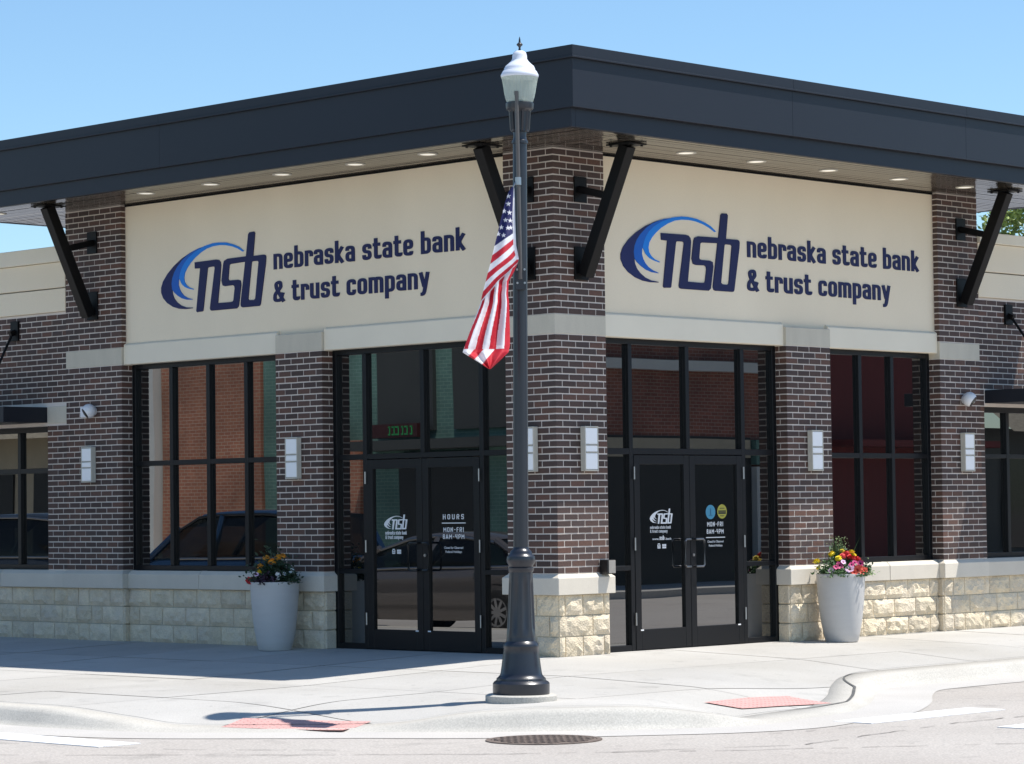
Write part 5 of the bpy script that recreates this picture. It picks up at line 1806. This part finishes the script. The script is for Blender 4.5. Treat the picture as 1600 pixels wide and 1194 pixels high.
bpart(b, 'blind', [(20.7, 27.7, -19.93, -19.90, 2.55, 2.95)], M['tan'])
b = bld('maroon_shop', 'maroon panelled shop mirrored in the right window')
bpart(b, 'wall', [(30.2, 36.2, -32, -20, -.3, 6.2)], M['maroon'])
bpart(b, 'awning', [(30.2, 36.2, -19.99, -19.0, 2.8, 2.95)], M['maroon'])
b = bld('shingled_shop', 'shop with shingled roof mirrored in the right wing window')
bpart(b, 'wall', [(36.6, 60, -32, -20, -.3, 3.3)], M['panel_grey'])
m_ = MB(); m_.add([(36.4, -18.9, 3.2), (60, -18.9, 3.2), (60, -22, 5.4), (36.4, -22, 5.4), (36.4, -32, 5.4), (60, -32, 5.4)], [(0, 1, 2, 3), (3, 2, 5, 4)]); m_.build('roof', M['shingle'], b)
for x in (37.4, 40, 42.6, 45.2): bpart(b, 'window', [(x, x + 1.7, -20.03, -19.95, .4, 2.6)], M['shop_glass'])

# parked cars along the left street (they show mirrored in the glass)
def car(name, label, paint, x, y, L, prof_low, prof_top, hw, wheel_r, wheels, rot):
    t = thing(name, label, 'car', (x, y, ZST), 'cars parked along the left street', (0, 0, rot))
    # body: stations along local x (front = +x)
    def loft(stations, ring):
        m_ = MB(); vs = []; fs = []
        n = None
        for st in stations:
            r = ring(st); n = len(r); vs += r
        for i in range(len(stations) - 1):
            for k in range(n - 1):
                fs.append((i * n + k, i * n + k + 1, (i + 1) * n + k + 1, (i + 1) * n + k))
        fs.append(tuple(range(n))); fs.append(tuple((len(stations) - 1) * n + k for k in range(n - 1, -1, -1)))
        m_.add(vs, fs)
        return m_
    def ring_low(st):
        x_, zb, zt, w = st
        h = zt - zb
        half = [(0, zb), (w * .86, zb), (w * .97, zb + h * .22), (w, zb + h * .55), (w * .965, zb + h * .86), (w * .90, zt - .01), (w * .6, zt + .012), (0, zt + .02)]
        return [(x_, -a, z) for a, z in half] + [(x_, a, z) for a, z in reversed(half[1:-1])] + [(x_, 0, zb)]
    body = loft(prof_low, ring_low).build('body', paint, t, smooth=45)
    def ring_top(st):
        x_, zb, zt, w0, w1 = st
        half = [(w0, zb), (w0 * .985, zb + .3 * (zt - zb)), (w1, zt - .05), (w1 * .88, zt - .008), (0, zt + .012)]
        return [(x_, -a, z) for a, z in half] + [(x_, a, z) for a, z in reversed(half[:-1])]
    loft(prof_top, ring_top).build('greenhouse', M['car_glass'], t, smooth=45)
    # roof skin and pillars
    r = [s for s in prof_top if s[2] - s[1] > .30]
    m_ = MB(); vs = []; fs = []
    for st in r:
        x_, zb, zt, w0, w1 = st
        vs += [(x_, -w1 - .008, zt - .075), (x_, -w1 * .88, zt + .004), (x_, 0, zt + .024), (x_, w1 * .88, zt + .004), (x_, w1 + .008, zt - .075)]
    for i in range(len(r) - 1):
        for k in range(4): fs.append((i * 5 + k, i * 5 + k + 1, (i + 1) * 5 + k + 1, (i + 1) * 5 + k))
    m_.add(vs, fs); m_.build('roof', paint, t, smooth=60)
    m_ = MB()
    for s in (-1, 1):
        for a, b in zip(prof_top[:-1], prof_top[1:]):
            if (a[2] - a[1] > .30) != (b[2] - b[1] > .30):
                m_.tube([(a[0], s * (a[4] if a[2] - a[1] > .1 else a[3]), a[2] - .02), (b[0], s * (b[4] if b[2] - b[1] > .1 else b[3]), b[2] - .02)], .055, 8)
        for q in (len(prof_top) // 2,):
            st = prof_top[q]
            m_.tube([(st[0], s * st[3] * 1.0, st[1]), (st[0] - .05, s * (st[4] + .004), st[2] - .06)], .05, 8)
    m_.build('pillar', paint, t)
    m_ = MB()
    for s in (-1, 1):
        m_.tube([(q_[0], s * (q_[3] + .012), q_[1] + .005) for q_ in prof_top[:-1]], .018, 6)
    m_.build('belt_trim', M['alu'], t)
    m_ = MB()
    for s in (-1, 1):
        m_.tube([(q_[0], s * (q_[4] + .01), q_[2] - .045) for q_ in r], .022, 6)
    m_.build('roof_trim', M['alu'] if paint is not M['car_blue'] else M['black_plastic'], t)
    for wx in wheels:
        for s in (-1, 1):
            m_ = MB(); n = 28
            pr_ = [(wheel_r * .62, -.1), (wheel_r * .9, -.11), (wheel_r, -.08), (wheel_r, .08), (wheel_r * .9, .11), (wheel_r * .62, .1)]
            m_.lathe(pr_, n, cap=False)
            wh = m_.build('wheel', M['tire'], t, (wx, s * (hw - .10), wheel_r), smooth=50)
            wh.rotation_euler = (math.pi / 2, 0, 0)
            m_ = MB(); m_.lathe([(wheel_r * .63, -.09), (wheel_r * .60, -.07), (wheel_r * .60, .07), (wheel_r * .63, .09)], n, cap=False)
            for k in range(9):
                a = 2 * math.pi * k / 9
                m_.beam((0, 0, .075 * -s), (wheel_r * .61 * math.cos(a), wheel_r * .61 * math.sin(a), .085 * -s), .042, .02, (0, 0, 1))
            m_.lathe([(.07, -.09), (.07, .09)], 12)
            for z_ in (-.088, .088):
                m_.lathe([(wheel_r * .63, z_), (wheel_r * .53, z_)], n, cap=False)
            m_.build('rim', M['rim'], wh)
            m_ = MB(); m_.lathe([(wheel_r * 1.12, -.02), (wheel_r * 1.12, .0)], n)
            ar = m_.build('wheel_arch', M['dark_hole'], t, (wx, s * (hw - .018), wheel_r + .03)); ar.rotation_euler = (math.pi / 2, 0, 0)
    m_ = MB()
    for s in (-1, 1):
        m_.box(prof_low[-2][0] - .12, prof_low[-1][0] + .005, s * hw * .55 - .12, s * hw * .55 + .16, .62, .76)
    m_.build('headlight', M['diffuser'], t)
    m_ = MB()
    for s in (-1, 1): m_.box(-.15, .03, s * (hw - .01) - .015, s * (hw - .01) + .015, .88, .91); m_.box(-1.2, -1.02, s * (hw - .01) - .015, s * (hw - .01) + .015, .88, .91)
    m_.build('door_handle', M['alu'], t)
    return t
sedan_low = [(-2.40, .45, .80, .70), (-2.32, .32, .95, .84), (-1.9, .24, 1.00, .90), (-.6, .20, .95, .915), (.9, .20, .92, .915), (1.7, .22, .86, .90), (2.2, .28, .74, .82), (2.40, .38, .60, .66)]
sedan_top = [(-1.95, .97, 1.0, .80, .70), (-1.15, .95, 1.33, .82, .60), (-.55, .94, 1.41, .84, .62), (.0, .93, 1.42, .84, .62), (.55, .92, 1.37, .84, .62), (1.1, .90, 1.22, .83, .66), (1.75, .87, .89, .82, .74)]
suv_low = [(-2.3, .5, 1.0, .78), (-2.22, .36, 1.08, .88), (-1.6, .30, 1.10, .93), (0, .28, 1.08, .94), (1.1, .30, 1.06, .93), (1.9, .33, 1.0, .90), (2.25, .42, .80, .80), (2.33, .5, .7, .7)]
suv_top = [(-2.24, 1.06, 1.10, .84, .78), (-2.0, 1.06, 1.70, .86, .68), (-1.2, 1.06, 1.76, .87, .70), (-.2, 1.05, 1.76, .87, .70), (.30, 1.05, 1.72, .87, .70), (.75, 1.04, 1.52, .865, .73), (1.35, 1.02, 1.05, .86, .79)]
car('parked_car', 'dark bronze sedan mirrored in the glass of the left doors', M['car_bronze'], -7.75, 9.4, 4.8, sedan_low, sedan_top, .915, .33, (-1.42, 1.45), math.pi / 2)
car('parked_car', 'blue sport utility car mirrored in the large left window', M['car_blue'], -7.75, 14.25, 4.6, suv_low, suv_top, .94, .37, (-1.35, 1.4), math.pi / 2)
car('parked_car', 'dark car with roof rails mirrored in the far left wing window', M['car_dark'], -7.75, 20.2, 4.6, suv_low, suv_top, .94, .37, (-1.35, 1.4), math.pi / 2)
